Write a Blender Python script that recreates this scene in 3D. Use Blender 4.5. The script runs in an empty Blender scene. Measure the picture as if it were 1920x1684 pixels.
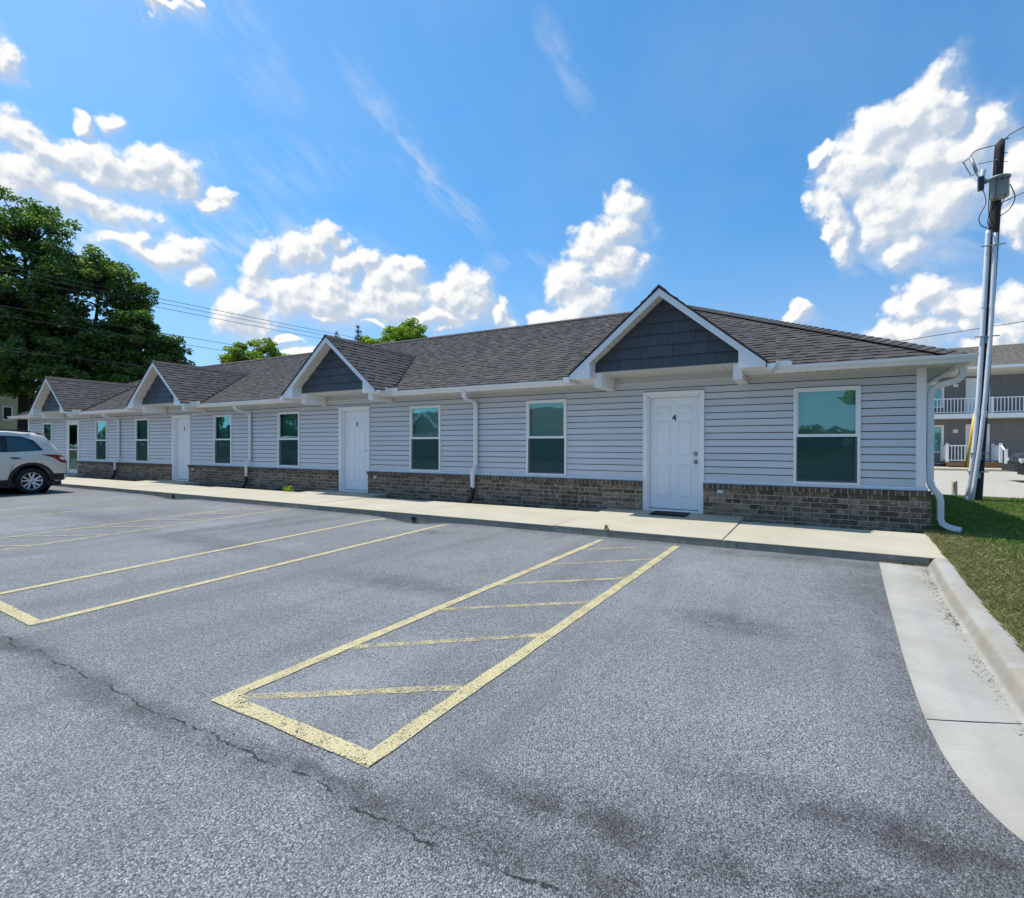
import bpy, bmesh, math, random
import numpy as np
from mathutils import Vector, Matrix
rnd = random.Random(7)
C = bpy.context.scene.collection
sc = bpy.context.scene

# ------------------------------------------------------------------ camera
cam_d = bpy.data.cameras.new('camera'); cam = bpy.data.objects.new('camera', cam_d); C.objects.link(cam)
cam_d.sensor_width = 36; cam_d.lens = 995.14/1920*36; cam_d.clip_end = 3000; cam_d.clip_start = 0.05
yaw, pit, rol = math.radians(30.02), math.radians(-0.3385), math.radians(0.1385)
fw = Vector((-math.sin(yaw)*math.cos(pit), math.cos(yaw)*math.cos(pit), math.sin(pit)))
rt = Vector((math.cos(yaw), math.sin(yaw), 0)); up = rt.cross(fw)
r2 = rt*math.cos(rol)+up*math.sin(rol); u2 = up*math.cos(rol)-rt*math.sin(rol)
m = Matrix((r2, u2, -fw)).transposed().to_4x4(); m.translation = Vector((0, -9.75, 1.31))
cam.matrix_world = m; sc.camera = cam

# ------------------------------------------------------------------ light and exposure
SUN = Vector((-0.49, -0.05, 1.0)).normalized()
EXPOSURE = 0.68
SKY_STRENGTH = 0.13
sc.view_settings.view_transform = 'Standard'; sc.view_settings.look = 'None'
sc.view_settings.exposure = EXPOSURE; sc.view_settings.gamma = 1; sc.view_settings.use_curve_mapping = False
sl = bpy.data.lights.new('sun', 'SUN'); sl.energy = 3.2; sl.angle = math.radians(0.55); sl.color = (1, 0.95, 0.86)
so = bpy.data.objects.new('sun', sl); C.objects.link(so); so.rotation_euler = SUN.to_track_quat('Z', 'Y').to_euler()
sc.cycles.max_bounces = 8; sc.cycles.transparent_max_bounces = 16; sc.cycles.use_denoising = True
sc.cycles.caustics_reflective = False; sc.cycles.caustics_refractive = False

# clouds: centre azimuth, centre elevation, half width, half height (radians)
CL=[(0.144,0.471,0.043,0.039),(0.203,0.439,0.028,0.037),(0.093,0.448,0.050,0.043),(0.059,0.409,0.052,0.049),(0.132,0.404,0.069,0.054),(0.175,0.411,0.047,0.039),(0.087,0.345,0.061,0.044),(0.151,0.344,0.055,0.042),(0.114,0.296,0.039,0.029),(0.017,0.337,0.021,0.046),(0.005,0.435,0.015,0.021),(0.231,0.355,0.021,0.038),(0.242,0.294,0.021,0.033),(0.136,0.217,0.044,0.029),(0.114,0.197,0.032,0.023),(0.164,0.197,0.030,0.026),(0.127,0.164,0.051,0.020),(0.193,0.186,0.028,0.029),(0.237,0.172,0.021,0.035),(0.205,0.144,0.034,0.015),(-0.028,0.204,0.023,0.014),(-0.318,0.421,0.038,0.029),(-0.322,0.388,0.043,0.034),(-0.366,0.357,0.054,0.039),(-0.336,0.320,0.058,0.035),(-0.405,0.305,0.049,0.041),(-0.395,0.259,0.059,0.037),(-0.454,0.242,0.035,0.026),(-0.535,0.242,0.024,0.026),(-0.605,0.288,0.045,0.046),(-0.635,0.268,0.059,0.042),(-0.585,0.260,0.035,0.037),(-0.713,0.319,0.029,0.025),(-0.747,0.299,0.057,0.036),(-0.742,0.264,0.072,0.041),(-0.789,0.323,0.028,0.022),(-0.862,0.349,0.040,0.023),(-0.906,0.323,0.043,0.025),(-0.965,0.303,0.033,0.029),(-0.835,0.310,0.036,0.026),(-0.940,0.264,0.050,0.034),(-0.871,0.254,0.097,0.048),(-0.981,0.217,0.048,0.034),(-1.051,0.266,0.030,0.028),(-1.088,0.300,0.043,0.023),(-1.137,0.298,0.060,0.019),(-0.862,0.219,0.027,0.009),(-0.780,0.220,0.028,0.009),(-0.664,0.230,0.079,0.017),(-1.280,0.414,0.037,0.024),(-1.241,0.402,0.051,0.029),(-1.182,0.407,0.063,0.030),(-1.116,0.411,0.052,0.031),(-1.081,0.405,0.029,0.021),(-1.051,0.383,0.034,0.012),(-1.258,0.359,0.061,0.026),(-1.200,0.348,0.067,0.021),(-1.169,0.466,0.020,0.019),(-1.206,0.455,0.013,0.014),(-1.285,0.497,0.018,0.021),(-1.122,0.601,0.041,0.010),(-1.080,0.617,0.013,0.009),(-0.897,0.153,0.052,0.013),(-0.923,0.178,0.034,0.009),
 # the same kind of cloud goes on round the rest of the sky
 (0.45,0.30,0.09,0.06),(0.55,0.24,0.12,0.06),(0.95,0.35,0.10,0.07),(1.10,0.28,0.14,0.07),(1.7,0.22,0.15,0.06),(1.85,0.33,0.09,0.06),(2.4,0.42,0.12,0.08),(2.55,0.35,0.14,0.08),(3.0,0.25,0.12,0.07),(-2.95,0.22,0.1,0.06),(-2.5,0.38,0.11,0.08),(-2.35,0.30,0.15,0.07),(-1.9,0.26,0.14,0.07),(-1.7,0.36,0.10,0.06),(-1.45,0.36,0.11,0.05)]
# thin cirrus: azimuth, elevation, tilt, half length, half width, opacity
CI=[(-0.72,0.50,0.75,0.17,0.035,0.42),(-0.62,0.42,0.8,0.10,0.03,0.35),(-0.95,0.44,-0.2,0.2,0.06,0.22),(-1.05,0.62,0.5,0.25,0.07,0.2),(-0.50,0.33,0.1,0.10,0.03,0.28),(-0.43,0.62,0.9,0.1,0.03,0.25),
    (-1.0,0.33,0.0,0.30,0.07,0.4),(-1.2,0.30,0.0,0.25,0.09,0.6),(0.13,0.30,0.0,0.14,0.08,0.40),(0.15,0.20,0.0,0.13,0.07,0.45),(-0.75,0.25,0.0,0.35,0.07,0.42),(1.3,0.5,0.5,0.3,0.06,0.3),(2.2,0.55,-0.4,0.3,0.07,0.3),(-2.2,0.6,0.3,0.3,0.07,0.3)]
world = bpy.data.worlds.new("World"); sc.world = world; world.use_nodes = True
wt = world.node_tree; wt.nodes.clear()
class NT:
    def __init__(s, t): s.t = t; s.n = t.nodes; s.l = t.links
    def new(s, typ, **kw):
        n = s.n.new(typ)
        for k, v in kw.items(): setattr(n, k, v)
        return n
    def put(s, sock, v):
        if v is None: return
        if hasattr(v, 'is_linked') or isinstance(v, bpy.types.NodeSocket): s.l.new(v, sock)
        else: sock.default_value = v
    def math(s, op, a, b=None, c=None, clamp=False):
        n = s.new('ShaderNodeMath', operation=op); n.use_clamp = clamp
        s.put(n.inputs[0], a); s.put(n.inputs[1], b); s.put(n.inputs[2], c); return n.outputs[0]
    def vmath(s, op, a, b=None, c=None):
        n = s.new('ShaderNodeVectorMath', operation=op)
        s.put(n.inputs[0], a); s.put(n.inputs[1], b); s.put(n.inputs[2], c)
        return n.outputs['Value'] if op in ('DOT_PRODUCT', 'LENGTH', 'DISTANCE') else n.outputs[0]
    def mix(s, f, a, b, blend='MIX'):
        n = s.new('ShaderNodeMix', data_type='RGBA', blend_type=blend)
        s.put(n.inputs[0], f); s.put(n.inputs[6], col4(a)); s.put(n.inputs[7], col4(b)); return n.outputs[2]
    def mapr(s, v, a, b, c=0., d=1., smooth=True):
        n = s.new('ShaderNodeMapRange', interpolation_type='SMOOTHSTEP' if smooth else 'LINEAR')
        s.put(n.inputs[0], v); n.inputs[1].default_value = a; n.inputs[2].default_value = b; n.inputs[3].default_value = c; n.inputs[4].default_value = d
        return n.outputs[0]
    def noise(s, vec, scale, detail=4, rough=.55, typ='FBM', dist=0., lac=2.):
        n = s.new('ShaderNodeTexNoise'); s.put(n.inputs['Vector'], vec); n.inputs['Scale'].default_value = scale
        n.inputs['Detail'].default_value = detail; n.inputs['Roughness'].default_value = rough; n.inputs['Distortion'].default_value = dist
        n.inputs['Lacunarity'].default_value = lac
        return n
    def voro(s, vec, scale, feature='F1', detail=0, rand=1.):
        n = s.new('ShaderNodeTexVoronoi', feature=feature); s.put(n.inputs['Vector'], vec); n.inputs['Scale'].default_value = scale
        n.inputs['Randomness'].default_value = rand
        if 'Detail' in n.inputs: n.inputs['Detail'].default_value = detail
        return n
    def ramp(s, f, stops, interp='LINEAR'):
        n = s.new('ShaderNodeValToRGB'); n.color_ramp.interpolation = interp; e = n.color_ramp.elements
        while len(e) < len(stops): e.new(0.5)
        for i, (p, c) in enumerate(stops): e[i].position = p; e[i].color = col4(c)
        s.put(n.inputs[0], f); return n.outputs[0]
def col4(c):
    if isinstance(c, (tuple, list)) and len(c) == 3: return (*c, 1)
    if isinstance(c, (int, float)): return (c, c, c, 1)
    return c
def cloud_group():
    g = bpy.data.node_groups.new('cloud_density', 'ShaderNodeTree')
    g.interface.new_socket('Dir', in_out='INPUT', socket_type='NodeSocketVector')
    g.interface.new_socket('Density', in_out='OUTPUT', socket_type='NodeSocketFloat')
    g.interface.new_socket('Body', in_out='OUTPUT', socket_type='NodeSocketFloat')
    k = NT(g); gi = k.new('NodeGroupInput'); go = k.new('NodeGroupOutput')
    d = gi.outputs[0]
    # warp the direction a little so that no outline stays an ellipse
    w1 = k.noise(d, 7, 3, .6); wv = k.vmath('SUBTRACT', w1.outputs['Color'], (.5, .5, .5))
    dd = k.vmath('MULTIPLY_ADD', wv, (.10, .10, .10), d)
    w2 = k.noise(d, 30, 3, .6); wv2 = k.vmath('SUBTRACT', w2.outputs['Color'], (.5, .5, .5))
    dd = k.vmath('MULTIPLY_ADD', wv2, (.035, .035, .035), dd)
    sx = k.new('ShaderNodeSeparateXYZ'); k.l.new(dd, sx.inputs[0])
    az = k.math('ARCTAN2', sx.outputs[0], sx.outputs[1]); el = k.math('ARCSINE', k.math('MINIMUM', sx.outputs[2], .9999))
    cx = k.new('ShaderNodeCombineXYZ'); k.l.new(az, cx.inputs[0]); k.l.new(el, cx.inputs[1]); P = cx.outputs[0]
    cur = None
    for (a, e, ra, re) in CL:
        ra *= 1.18; re *= 1.18
        v = k.vmath('MULTIPLY_ADD', P, (1/ra, 1/re, 0), (-a/ra, -e/re, 0))
        q = k.vmath('DOT_PRODUCT', v, v)
        if cur is None: cur = q
        else:
            n = k.new('ShaderNodeMath', operation='SMOOTH_MIN'); k.l.new(cur, n.inputs[0]); k.l.new(q, n.inputs[1]); n.inputs[2].default_value = .35; cur = n.outputs[0]
    body = k.math('SUBTRACT', 1.0, k.math('SQRT', k.math('MAXIMUM', cur, 0.0)))
    # cauliflower puffs
    v1 = k.voro(d, 24, 'F1', 3.5); v1.inputs['Roughness'].default_value = .55
    puff = k.math('SUBTRACT', .48, v1.outputs['Distance'])
    f1 = k.noise(d, 16, 7, .62); ff = k.math('SUBTRACT', f1.outputs[0], .5)
    dens = k.math('ADD', k.math('MULTIPLY_ADD', body, 1.5, .42), k.math('MULTIPLY', puff, .62))
    dens = k.math('ADD', dens, k.math('MULTIPLY', ff, 1.0))
    k.l.new(dens, go.inputs[0]); k.l.new(body, go.inputs[1])
    return g
k = NT(wt)
tc = k.new('ShaderNodeTexCoord'); nd = k.vmath('NORMALIZE', tc.outputs['Generated'])
G = cloud_group()
g1 = k.new('ShaderNodeGroup', node_tree=G); k.l.new(nd, g1.inputs[0])
toSun = Vector((-.6, -.15, .8)).normalized()*.016
off = k.vmath('NORMALIZE', k.vmath('ADD', nd, tuple(toSun)))
g2 = k.new('ShaderNodeGroup', node_tree=G); k.l.new(off, g2.inputs[0])
bot = k.math('MULTIPLY', k.math('SUBTRACT', g2.outputs[1], g1.outputs[1]), 2.2, clamp=True); bot = k.math('MULTIPLY', bot, k.mapr(g1.outputs[1], .55, .10))
alpha = k.math('DIVIDE', k.math('SUBTRACT', g1.outputs[0], .04), k.math('MULTIPLY_ADD', bot, 2.0, .60), clamp=True)
alpha = k.mapr(alpha, 0, 1)
soft = k.math('MULTIPLY', k.mapr(g2.outputs[1], -.35, .55), k.mapr(g1.outputs[0], -.35, .5, .15, .62)); soft_only = k.math('SUBTRACT', soft, alpha)
alpha = k.math('MAXIMUM', alpha, soft)
up_ = k.new('ShaderNodeSeparateXYZ'); k.l.new(nd, up_.inputs[0])
alpha = k.math('MULTIPLY', alpha, k.mapr(up_.outputs[2], .02, .07))
alpha = k.math('POWER', alpha, .9)
dif = k.math('SUBTRACT', g1.outputs[0], g2.outputs[0])
lit = k.math('ADD', k.mapr(dif, -.55, .55, 0., .65), k.mapr(dif, -.18, .36, 0., .35))
deep = k.mapr(g1.outputs[0], .9, 2.2, 0., .35)
shade = k.math('MAXIMUM', k.math('SUBTRACT', lit, deep), 0.0)
shade = k.math('MULTIPLY', shade, k.mapr(soft_only, -.15, .15, 1., .65))
ccol = k.mix(shade, (.60, .70, .84), (1.14, 1.14, 1.12))
# cirrus and veil
sx = k.new('ShaderNodeSeparateXYZ'); k.l.new(nd, sx.inputs[0])
az = k.math('ARCTAN2', sx.outputs[0], sx.outputs[1]); el = k.math('ARCSINE', k.math('MINIMUM', sx.outputs[2], .9999))
cirr = None
for (a, e, tilt, L, W, op) in CI:
    ca, sa = math.cos(tilt), math.sin(tilt)      # tilt: falls towards larger azimuth
    p = k.math('SUBTRACT', az, a); q = k.math('SUBTRACT', el, e)
    al = k.math('SUBTRACT', k.math('MULTIPLY', p, ca/L), k.math('MULTIPLY', q, sa/L))
    ac = k.math('ADD', k.math('MULTIPLY', p, sa/W), k.math('MULTIPLY', q, ca/W))
    r = k.math('SQRT', k.math('ADD', k.math('MULTIPLY', al, al), k.math('MULTIPLY', ac, ac)))
    mk = k.math('MULTIPLY', k.mapr(r, 1.25, 0.1), op)
    cirr = mk if cirr is None else k.math('MAXIMUM', cirr, mk)
cv = k.new('ShaderNodeCombineXYZ')
k.l.new(k.math('ADD', k.math('MULTIPLY', az, 5.), k.math('MULTIPLY', el, -2.5)), cv.inputs[0]); k.l.new(k.math('ADD', k.math('MULTIPLY', el, 13.), k.math('MULTIPLY', az, 9.)), cv.inputs[1])
cn = k.noise(cv.outputs[0], 1.6, 7, .66, dist=.5)
cirr = k.math('MULTIPLY', cirr, k.mapr(cn.outputs[0], .36, .74, .05, 1.25))
veil = k.math('MULTIPLY', k.mapr(k.noise(nd, 2.6, 5, .55).outputs[0], .35, .75), .08)
cirr = k.math('MINIMUM', k.math('MAXIMUM', cirr, veil), 1.0)
cirr = k.math('MAXIMUM', cirr, k.mapr(el, .42, .0, 0., .30))
sky = k.new('ShaderNodeTexSky', sky_type='NISHITA'); sky.sun_disc = False
sky.sun_elevation = math.asin(SUN.z); sky.sun_rotation = math.atan2(SUN.x, SUN.y)
sky.air_density = 1.0; sky.dust_density = 0.5; sky.ozone_density = 2.5; sky.altitude = 100
sv = k.vmath('NORMALIZE', k.vmath('MULTIPLY_ADD', nd, (1, 1, .80), (0, 0, .20))); k.l.new(sv, sky.inputs[0])
hsv = k.new('ShaderNodeHueSaturation'); hsv.inputs['Saturation'].default_value = 1.20; k.l.new(k.mix(1., sky.outputs[0], (.84, 1.0, 1.0), 'MULTIPLY'), hsv.inputs['Color'])
CK = 4.3
cl1 = k.mix(1.0, (CK, CK, CK), (.94, .96, 1.0), 'MULTIPLY')
skyc = k.mix(cirr, hsv.outputs[0], cl1)
cc = k.mix(1.0, ccol, (CK, CK, CK), 'MULTIPLY')
fin = k.mix(alpha, skyc, cc)
bg = k.new('ShaderNodeBackground'); k.l.new(fin, bg.inputs[0]); bg.inputs[1].default_value = SKY_STRENGTH
wo = k.new('ShaderNodeOutputWorld'); k.l.new(bg.outputs[0], wo.inputs[0])
world.cycles.sampling_method = 'MANUAL'; world.cycles.sample_map_resolution = 512

# ------------------------------------------------------------------ helpers
class MB:
    """collects faces, builds one mesh object"""
    def __init__(s): s.v = []; s.f = []; s.mi = []; s.sm = []; s.cur = 0; s.smooth = False
    def face(s, pts):
        n = len(s.v); s.v += [tuple(p) for p in pts]; s.f.append(tuple(range(n, n+len(pts)))); s.mi.append(s.cur); s.sm.append(s.smooth)
    def poly(s, verts, faces):
        n = len(s.v); s.v += [tuple(p) for p in verts]
        for f in faces: s.f.append(tuple(i+n for i in f)); s.mi.append(s.cur); s.sm.append(s.smooth)
    def box(s, x0, x1, y0, y1, z0, z1):
        v = [(x, y, z) for z in (z0, z1) for y in (y0, y1) for x in (x0, x1)]
        s.poly(v, [(0, 2, 3, 1), (4, 5, 7, 6), (0, 1, 5, 4), (2, 6, 7, 3), (0, 4, 6, 2), (1, 3, 7, 5)])
    def bbox(s, x0, x1, y0, y1, z0, z1, b=.004):
        """box with a chamfer on the four long edges of its front (-y) face"""
        v = [(x0, y1, z0), (x1, y1, z0), (x1, y1, z1), (x0, y1, z1),
             (x0, y0+b, z0), (x1, y0+b, z0), (x1, y0+b, z1), (x0, y0+b, z1),
             (x0+b, y0, z0+b), (x1-b, y0, z0+b), (x1-b, y0, z1-b), (x0+b, y0, z1-b)]
        s.poly(v, [(0, 3, 2, 1), (0, 1, 5, 4), (1, 2, 6, 5), (2, 3, 7, 6), (3, 0, 4, 7), (4, 5, 9, 8), (5, 6, 10, 9), (6, 7, 11, 10), (7, 4, 8, 11), (8, 9, 10, 11)])
    def prism(s, prof, a, b, axis='x'):
        """extrude a profile (list of 2d points) between a and b along axis"""
        n = len(prof)
        def P(t, p):
            if axis == 'x': return (t, p[0], p[1])
            if axis == 'y': return (p[0], t, p[1])
            return (p[0], p[1], t)
        v = [P(a, p) for p in prof]+[P(b, p) for p in prof]
        s.poly(v, [tuple(range(n))[::-1], tuple(range(n, 2*n))]+[(i, (i+1) % n, n+(i+1) % n, n+i) for i in range(n)])
    def tube(s, pts, r, n=8, caps=True, sq=None):
        pts = [Vector(p) for p in pts]; rs = r if isinstance(r, (list, tuple)) else [r]*len(pts)
        rings = []; prev = None
        for i, p in enumerate(pts):
            if i == 0: d = pts[1]-p
            elif i == len(pts)-1: d = p-pts[i-1]
            else: d = ((pts[i+1]-p).normalized()+(p-pts[i-1]).normalized())
            d.normalize()
            if prev is None:
                a = Vector((0, 0, 1)) if abs(d.z) < .9 else Vector((1, 0, 0)); e1 = d.cross(a).normalized()
            else: e1 = (prev-d*prev.dot(d)).normalized()
            prev = e1; e2 = d.cross(e1)
            if sq:
                w, h = sq; ring = [p+e1*x*w+e2*y*h for x, y in ((-1, -.8), (-.8, -1), (.8, -1), (1, -.8), (1, .8), (.8, 1), (-.8, 1), (-1, .8))]
            else: ring = [p+(e1*math.cos(2*math.pi*j/n)+e2*math.sin(2*math.pi*j/n))*rs[i] for j in range(n)]
            rings.append(ring)
        n = len(rings[0]); base = len(s.v)
        s.v += [tuple(q) for ring in rings for q in ring]
        for i in range(len(pts)-1):
            for j in range(n):
                s.f.append((base+i*n+j, base+i*n+(j+1) % n, base+(i+1)*n+(j+1) % n, base+(i+1)*n+j)); s.mi.append(s.cur); s.sm.append(s.smooth)
        if caps:
            s.f.append(tuple(base+j for j in range(n))[::-1]); s.mi.append(s.cur); s.sm.append(False)
            s.f.append(tuple(base+(len(pts)-1)*n+j for j in range(n))); s.mi.append(s.cur); s.sm.append(False)
    def lathe(s, prof, c, axis='z', n=24):
        base = len(s.v); c = Vector(c)
        for (r, h) in prof:
            for j in range(n):
                a = 2*math.pi*j/n; x, y = r*math.cos(a), r*math.sin(a)
                q = {'z': (x, y, h), 'x': (h, x, y), 'y': (x, h, y)}[axis]
                s.v.append(tuple(c+Vector(q)))
        for i in range(len(prof)-1):
            for j in range(n):
                s.f.append((base+i*n+j, base+i*n+(j+1) % n, base+(i+1)*n+(j+1) % n, base+(i+1)*n+j)); s.mi.append(s.cur); s.sm.append(s.smooth)
    def mesh(s, name, mats):
        me = bpy.data.meshes.new(name); me.from_pydata(s.v, [], s.f); me.validate(verbose=False)
        for mm in (mats if isinstance(mats, (list, tuple)) else [mats]): me.materials.append(mm)
        if len(me.polygons) == len(s.f):
            me.polygons.foreach_set('material_index', s.mi); me.polygons.foreach_set('use_smooth', s.sm)
        bm = bmesh.new(); bm.from_mesh(me); bmesh.ops.recalc_face_normals(bm, faces=bm.faces); bm.to_mesh(me); bm.free()
        return me
    def build(s, name, mats, parent=None, **kw):
        o = bpy.data.objects.new(name, s.mesh(name, mats)); C.objects.link(o)
        if parent is not None: o.parent = parent
        for kk, vv in kw.items(): o[kk] = vv
        return o
def box_obj(name, mat, parent, *a, **kw):
    b = MB(); b.box(*a); return b.build(name, mat, parent, **kw)
def inst(name, me, parent, loc=(0, 0, 0), rot=(0, 0, 0), scale=(1, 1, 1), **kw):
    o = bpy.data.objects.new(name, me); C.objects.link(o); o.location = loc; o.rotation_euler = rot; o.scale = scale
    if parent is not None: o.parent = parent
    for kk, vv in kw.items(): o[kk] = vv
    return o
def thing(name, label, cat, loc=(0, 0, 0), rz=0, group=None):
    o = bpy.data.objects.new(name, None); C.objects.link(o); o.location = loc; o.rotation_euler = (0, 0, rz); o.empty_display_size = .2
    o['label'] = label; o['category'] = cat
    if group: o['group'] = group
    return o
def tag(o, label, cat, group=None):
    o['label'] = label; o['category'] = cat
    if group: o['group'] = group
    return o
def struct(o, kind='structure', label=None, cat=None):
    o['kind'] = kind
    if label: o['label'] = label
    if cat: o['category'] = cat
    return o
def auto_uvless(): pass

# ------------------------------------------------------------------ materials
def mat(name):
    mt = bpy.data.materials.new(name); mt.use_nodes = True; t = mt.node_tree; t.nodes.clear(); k = NT(t)
    o = k.new('ShaderNodeOutputMaterial'); b = k.new('ShaderNodeBsdfPrincipled'); k.l.new(b.outputs[0], o.inputs[0])
    return mt, k, b, o
def pos(k): return k.new('ShaderNodeNewGeometry').outputs['Position']
def var(k):
    """one random number per piece, whether it is an object or an island of a joined mesh"""
    a = k.new('ShaderNodeObjectInfo').outputs['Random']; b = k.new('ShaderNodeNewGeometry').outputs['Random Per Island']
    return k.math('FRACT', k.math('ADD', a, b))
def bump(k, b, h, dist=.01, strength=1.):
    n = k.new('ShaderNodeBump'); n.inputs['Distance'].default_value = dist; n.inputs['Strength'].default_value = strength
    k.l.new(h, n.inputs['Height']); k.l.new(n.outputs[0], b.inputs['Normal'])
def simple(name, c, rough=.5, metal=0., spec=.5, noise=.06, nscale=9, grain=0):
    mt, k, b, o = mat(name); P = pos(k)
    n = k.noise(P, nscale, 6, .6).outputs[0]; f = k.mapr(n, .25, .75, 1-noise*2, 1+noise*.5, False)
    cc = k.vmath('MULTIPLY', c, None); 
    cx = k.new('ShaderNodeVectorMath', operation='SCALE'); cx.inputs[0].default_value = c; k.l.new(f, cx.inputs['Scale'])
    k.l.new(cx.outputs[0], b.inputs['Base Color'])
    b.inputs['Roughness'].default_value = rough; b.inputs['Metallic'].default_value = metal; b.inputs['Specular IOR Level'].default_value = spec
    if grain: bump(k, b, k.noise(P, grain, 3).outputs[0], .002, .6)
    return mt
M = {}
M['white'] = simple('white_vinyl', (.84, .84, .84), .45, noise=.03)
M['white_metal'] = simple('white_aluminium', (.79, .80, .80), .38, noise=.05, nscale=3)
M['door'] = simple('white_door_paint', (.82, .84, .86), .4, noise=.02, nscale=2)
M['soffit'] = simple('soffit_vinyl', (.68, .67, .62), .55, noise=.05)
M['black'] = simple('black_plastic', (.012, .012, .013), .5)
M['dark_gap'] = simple('dark_interior', (.02, .022, .027), .9)
M['steel'] = simple('satin_steel', (.35, .34, .32), .3, metal=1.)
M['steelk'] = simple('aged_nickel', (.30, .29, .28), .25, metal=1.)
M['valley'] = simple('dark_valley_shade', (.012, .012, .013), .9)  # near-black colour for the shadow line painted along the roof valleys
M['numberm'] = simple('dark_bronze_number', (.06, .052, .045), .4, metal=.3)
M['galv'] = simple('galvanised_tank', (.38, .43, .44), .5, metal=.25, noise=.12, nscale=8)
M['pvc'] = simple('grey_conduit', (.78, .79, .82), .45, noise=.08, nscale=5)
M['wirem'] = simple('wire_rubber', (.02, .02, .025), .5)
M['yellow'] = simple('yellow_guard', (.75, .45, .03), .45)
M['red'] = simple('red_marking', (.40, .04, .03), .6)
M['mat'] = simple('door_mat_rubber', (.010, .010, .010), .9, grain=300)
M['blind'] = simple('blind_vinyl', (.84, .88, .85), .6, noise=.03)

def siding(name, c):
    mt, k, b, o = mat(name); P = pos(k); v = var(k)
    sp = k.vmath('MULTIPLY', P, (6, 6, 160)); g = k.noise(sp, 1, 4, .6).outputs[0]
    big = k.noise(P, .7, 5, .6).outputs[0]
    f = k.math('ADD', k.mapr(v, 0, 1, .965, 1.025, False), k.mapr(g, .3, .7, -.025, .025, False))
    f = k.math('ADD', f, k.mapr(big, .3, .7, -.035, .03, False))
    cx = k.new('ShaderNodeVectorMath', operation='SCALE'); cx.inputs[0].default_value = c; k.l.new(f, cx.inputs['Scale'])
    k.l.new(cx.outputs[0], b.inputs['Base Color']); b.inputs['Roughness'].default_value = .5
    bump(k, b, g, .0012, .5); return mt
M['siding'] = siding('grey_vinyl_siding', (.59, .605, .635))
def brick_mat(name, dark, lightness=1.):
    mt, k, b, o = mat(name); P = pos(k); v = var(k)
    c = k.ramp(v, [(0, (.06, .048, .038)), (.22, (.17, .128, .092)), (.42, (.075, .060, .048)), (.60, (.25, .195, .140)), (.78, (.065, .053, .043)), (.9, (.31, .25, .19)), (1, (.17, .10, .075))])
    n = k.noise(P, 11, 6, .72).outputs[0]; n2 = k.noise(P, 20, 6, .75).outputs[0]
    c = k.mix(k.mapr(n, .50, .66, 0, .7), c, (.50, .44, .35)); c = k.mix(k.mapr(n2, .5, .66, 0, .7), c, (.028, .022, .018))
    if dark: c = k.mix(.62, c, (.060, .036, .026))
    else: c = k.mix(1., c, (1.02, .95, .88), 'MULTIPLY')
    k.l.new(c, b.inputs['Base Color']); b.inputs['Roughness'].default_value = .85
    bump(k, b, k.noise(P, 90, 4, .7).outputs[0], .006, .7); return mt
M['brick'] = brick_mat('tumbled_brown_brick', False); M['rowlock'] = brick_mat('dark_ledge_brick', True)
mt, k, b, o = mat('mortar'); P = pos(k); k.l.new(k.mix(k.noise(P, 25, 5, .7).outputs[0], (.33, .30, .235), (.54, .50, .40)), b.inputs['Base Color']); b.inputs['Roughness'].default_value = .95
bump(k, b, k.noise(P, 140, 3, .7).outputs[0], .004, .7); M['mortar'] = mt
def shingle_mat(name, mul=1., tint=(1, 1, 1), light=0.):
    mt, k, b, o = mat(name); P = pos(k); v = var(k)
    c = k.ramp(v, [(0, (.038, .037, .039)), (.3, (.078, .073, .072)), (.55, (.055, .054, .057)), (.8, (.108, .10, .096)), (1, (.070, .066, .066))])
    n = k.noise(P, 45, 4, .75).outputs[0]; c = k.mix(k.mapr(n, .3, .7, 0, .5), c, (.13, .122, .115))
    n1 = k.noise(P, 2.2, 4, .6).outputs[0]; c = k.mix(k.mapr(n1, .4, .7, 0, .3), c, (.05, .048, .05))
    w = k.voro(P, 330).outputs['Color']; c = k.mix(.25, c, w, 'MULTIPLY')
    if light: c = k.mix(light, c, (.25, .225, .18))
    k.l.new(c, b.inputs['Base Color']); b.inputs['Roughness'].default_value = .92; b.inputs['Specular IOR Level'].default_value = .3
    bump(k, b, k.noise(P, 220, 2, .6).outputs[0], .004, .6); return mt
M['shingle'] = shingle_mat('asphalt_shingle'); M['shingle_tan'] = shingle_mat('tan_shingle', light=.55)
mt, k, b, o = mat('dark_shake_vinyl'); P = pos(k); v = var(k)
g = k.noise(k.vmath('MULTIPLY', P, (110, 20, 5)), 1, 5, .65).outputs[0]
c = k.mix(v, (.034, .045, .060), (.052, .064, .082)); c = k.mix(k.mapr(g, .35, .7, 0, .6), c, (.095, .110, .130)); k.l.new(c, b.inputs['Base Color'])
b.inputs['Roughness'].default_value = .55; bump(k, b, g, .006, .8); M['shake'] = mt
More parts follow.
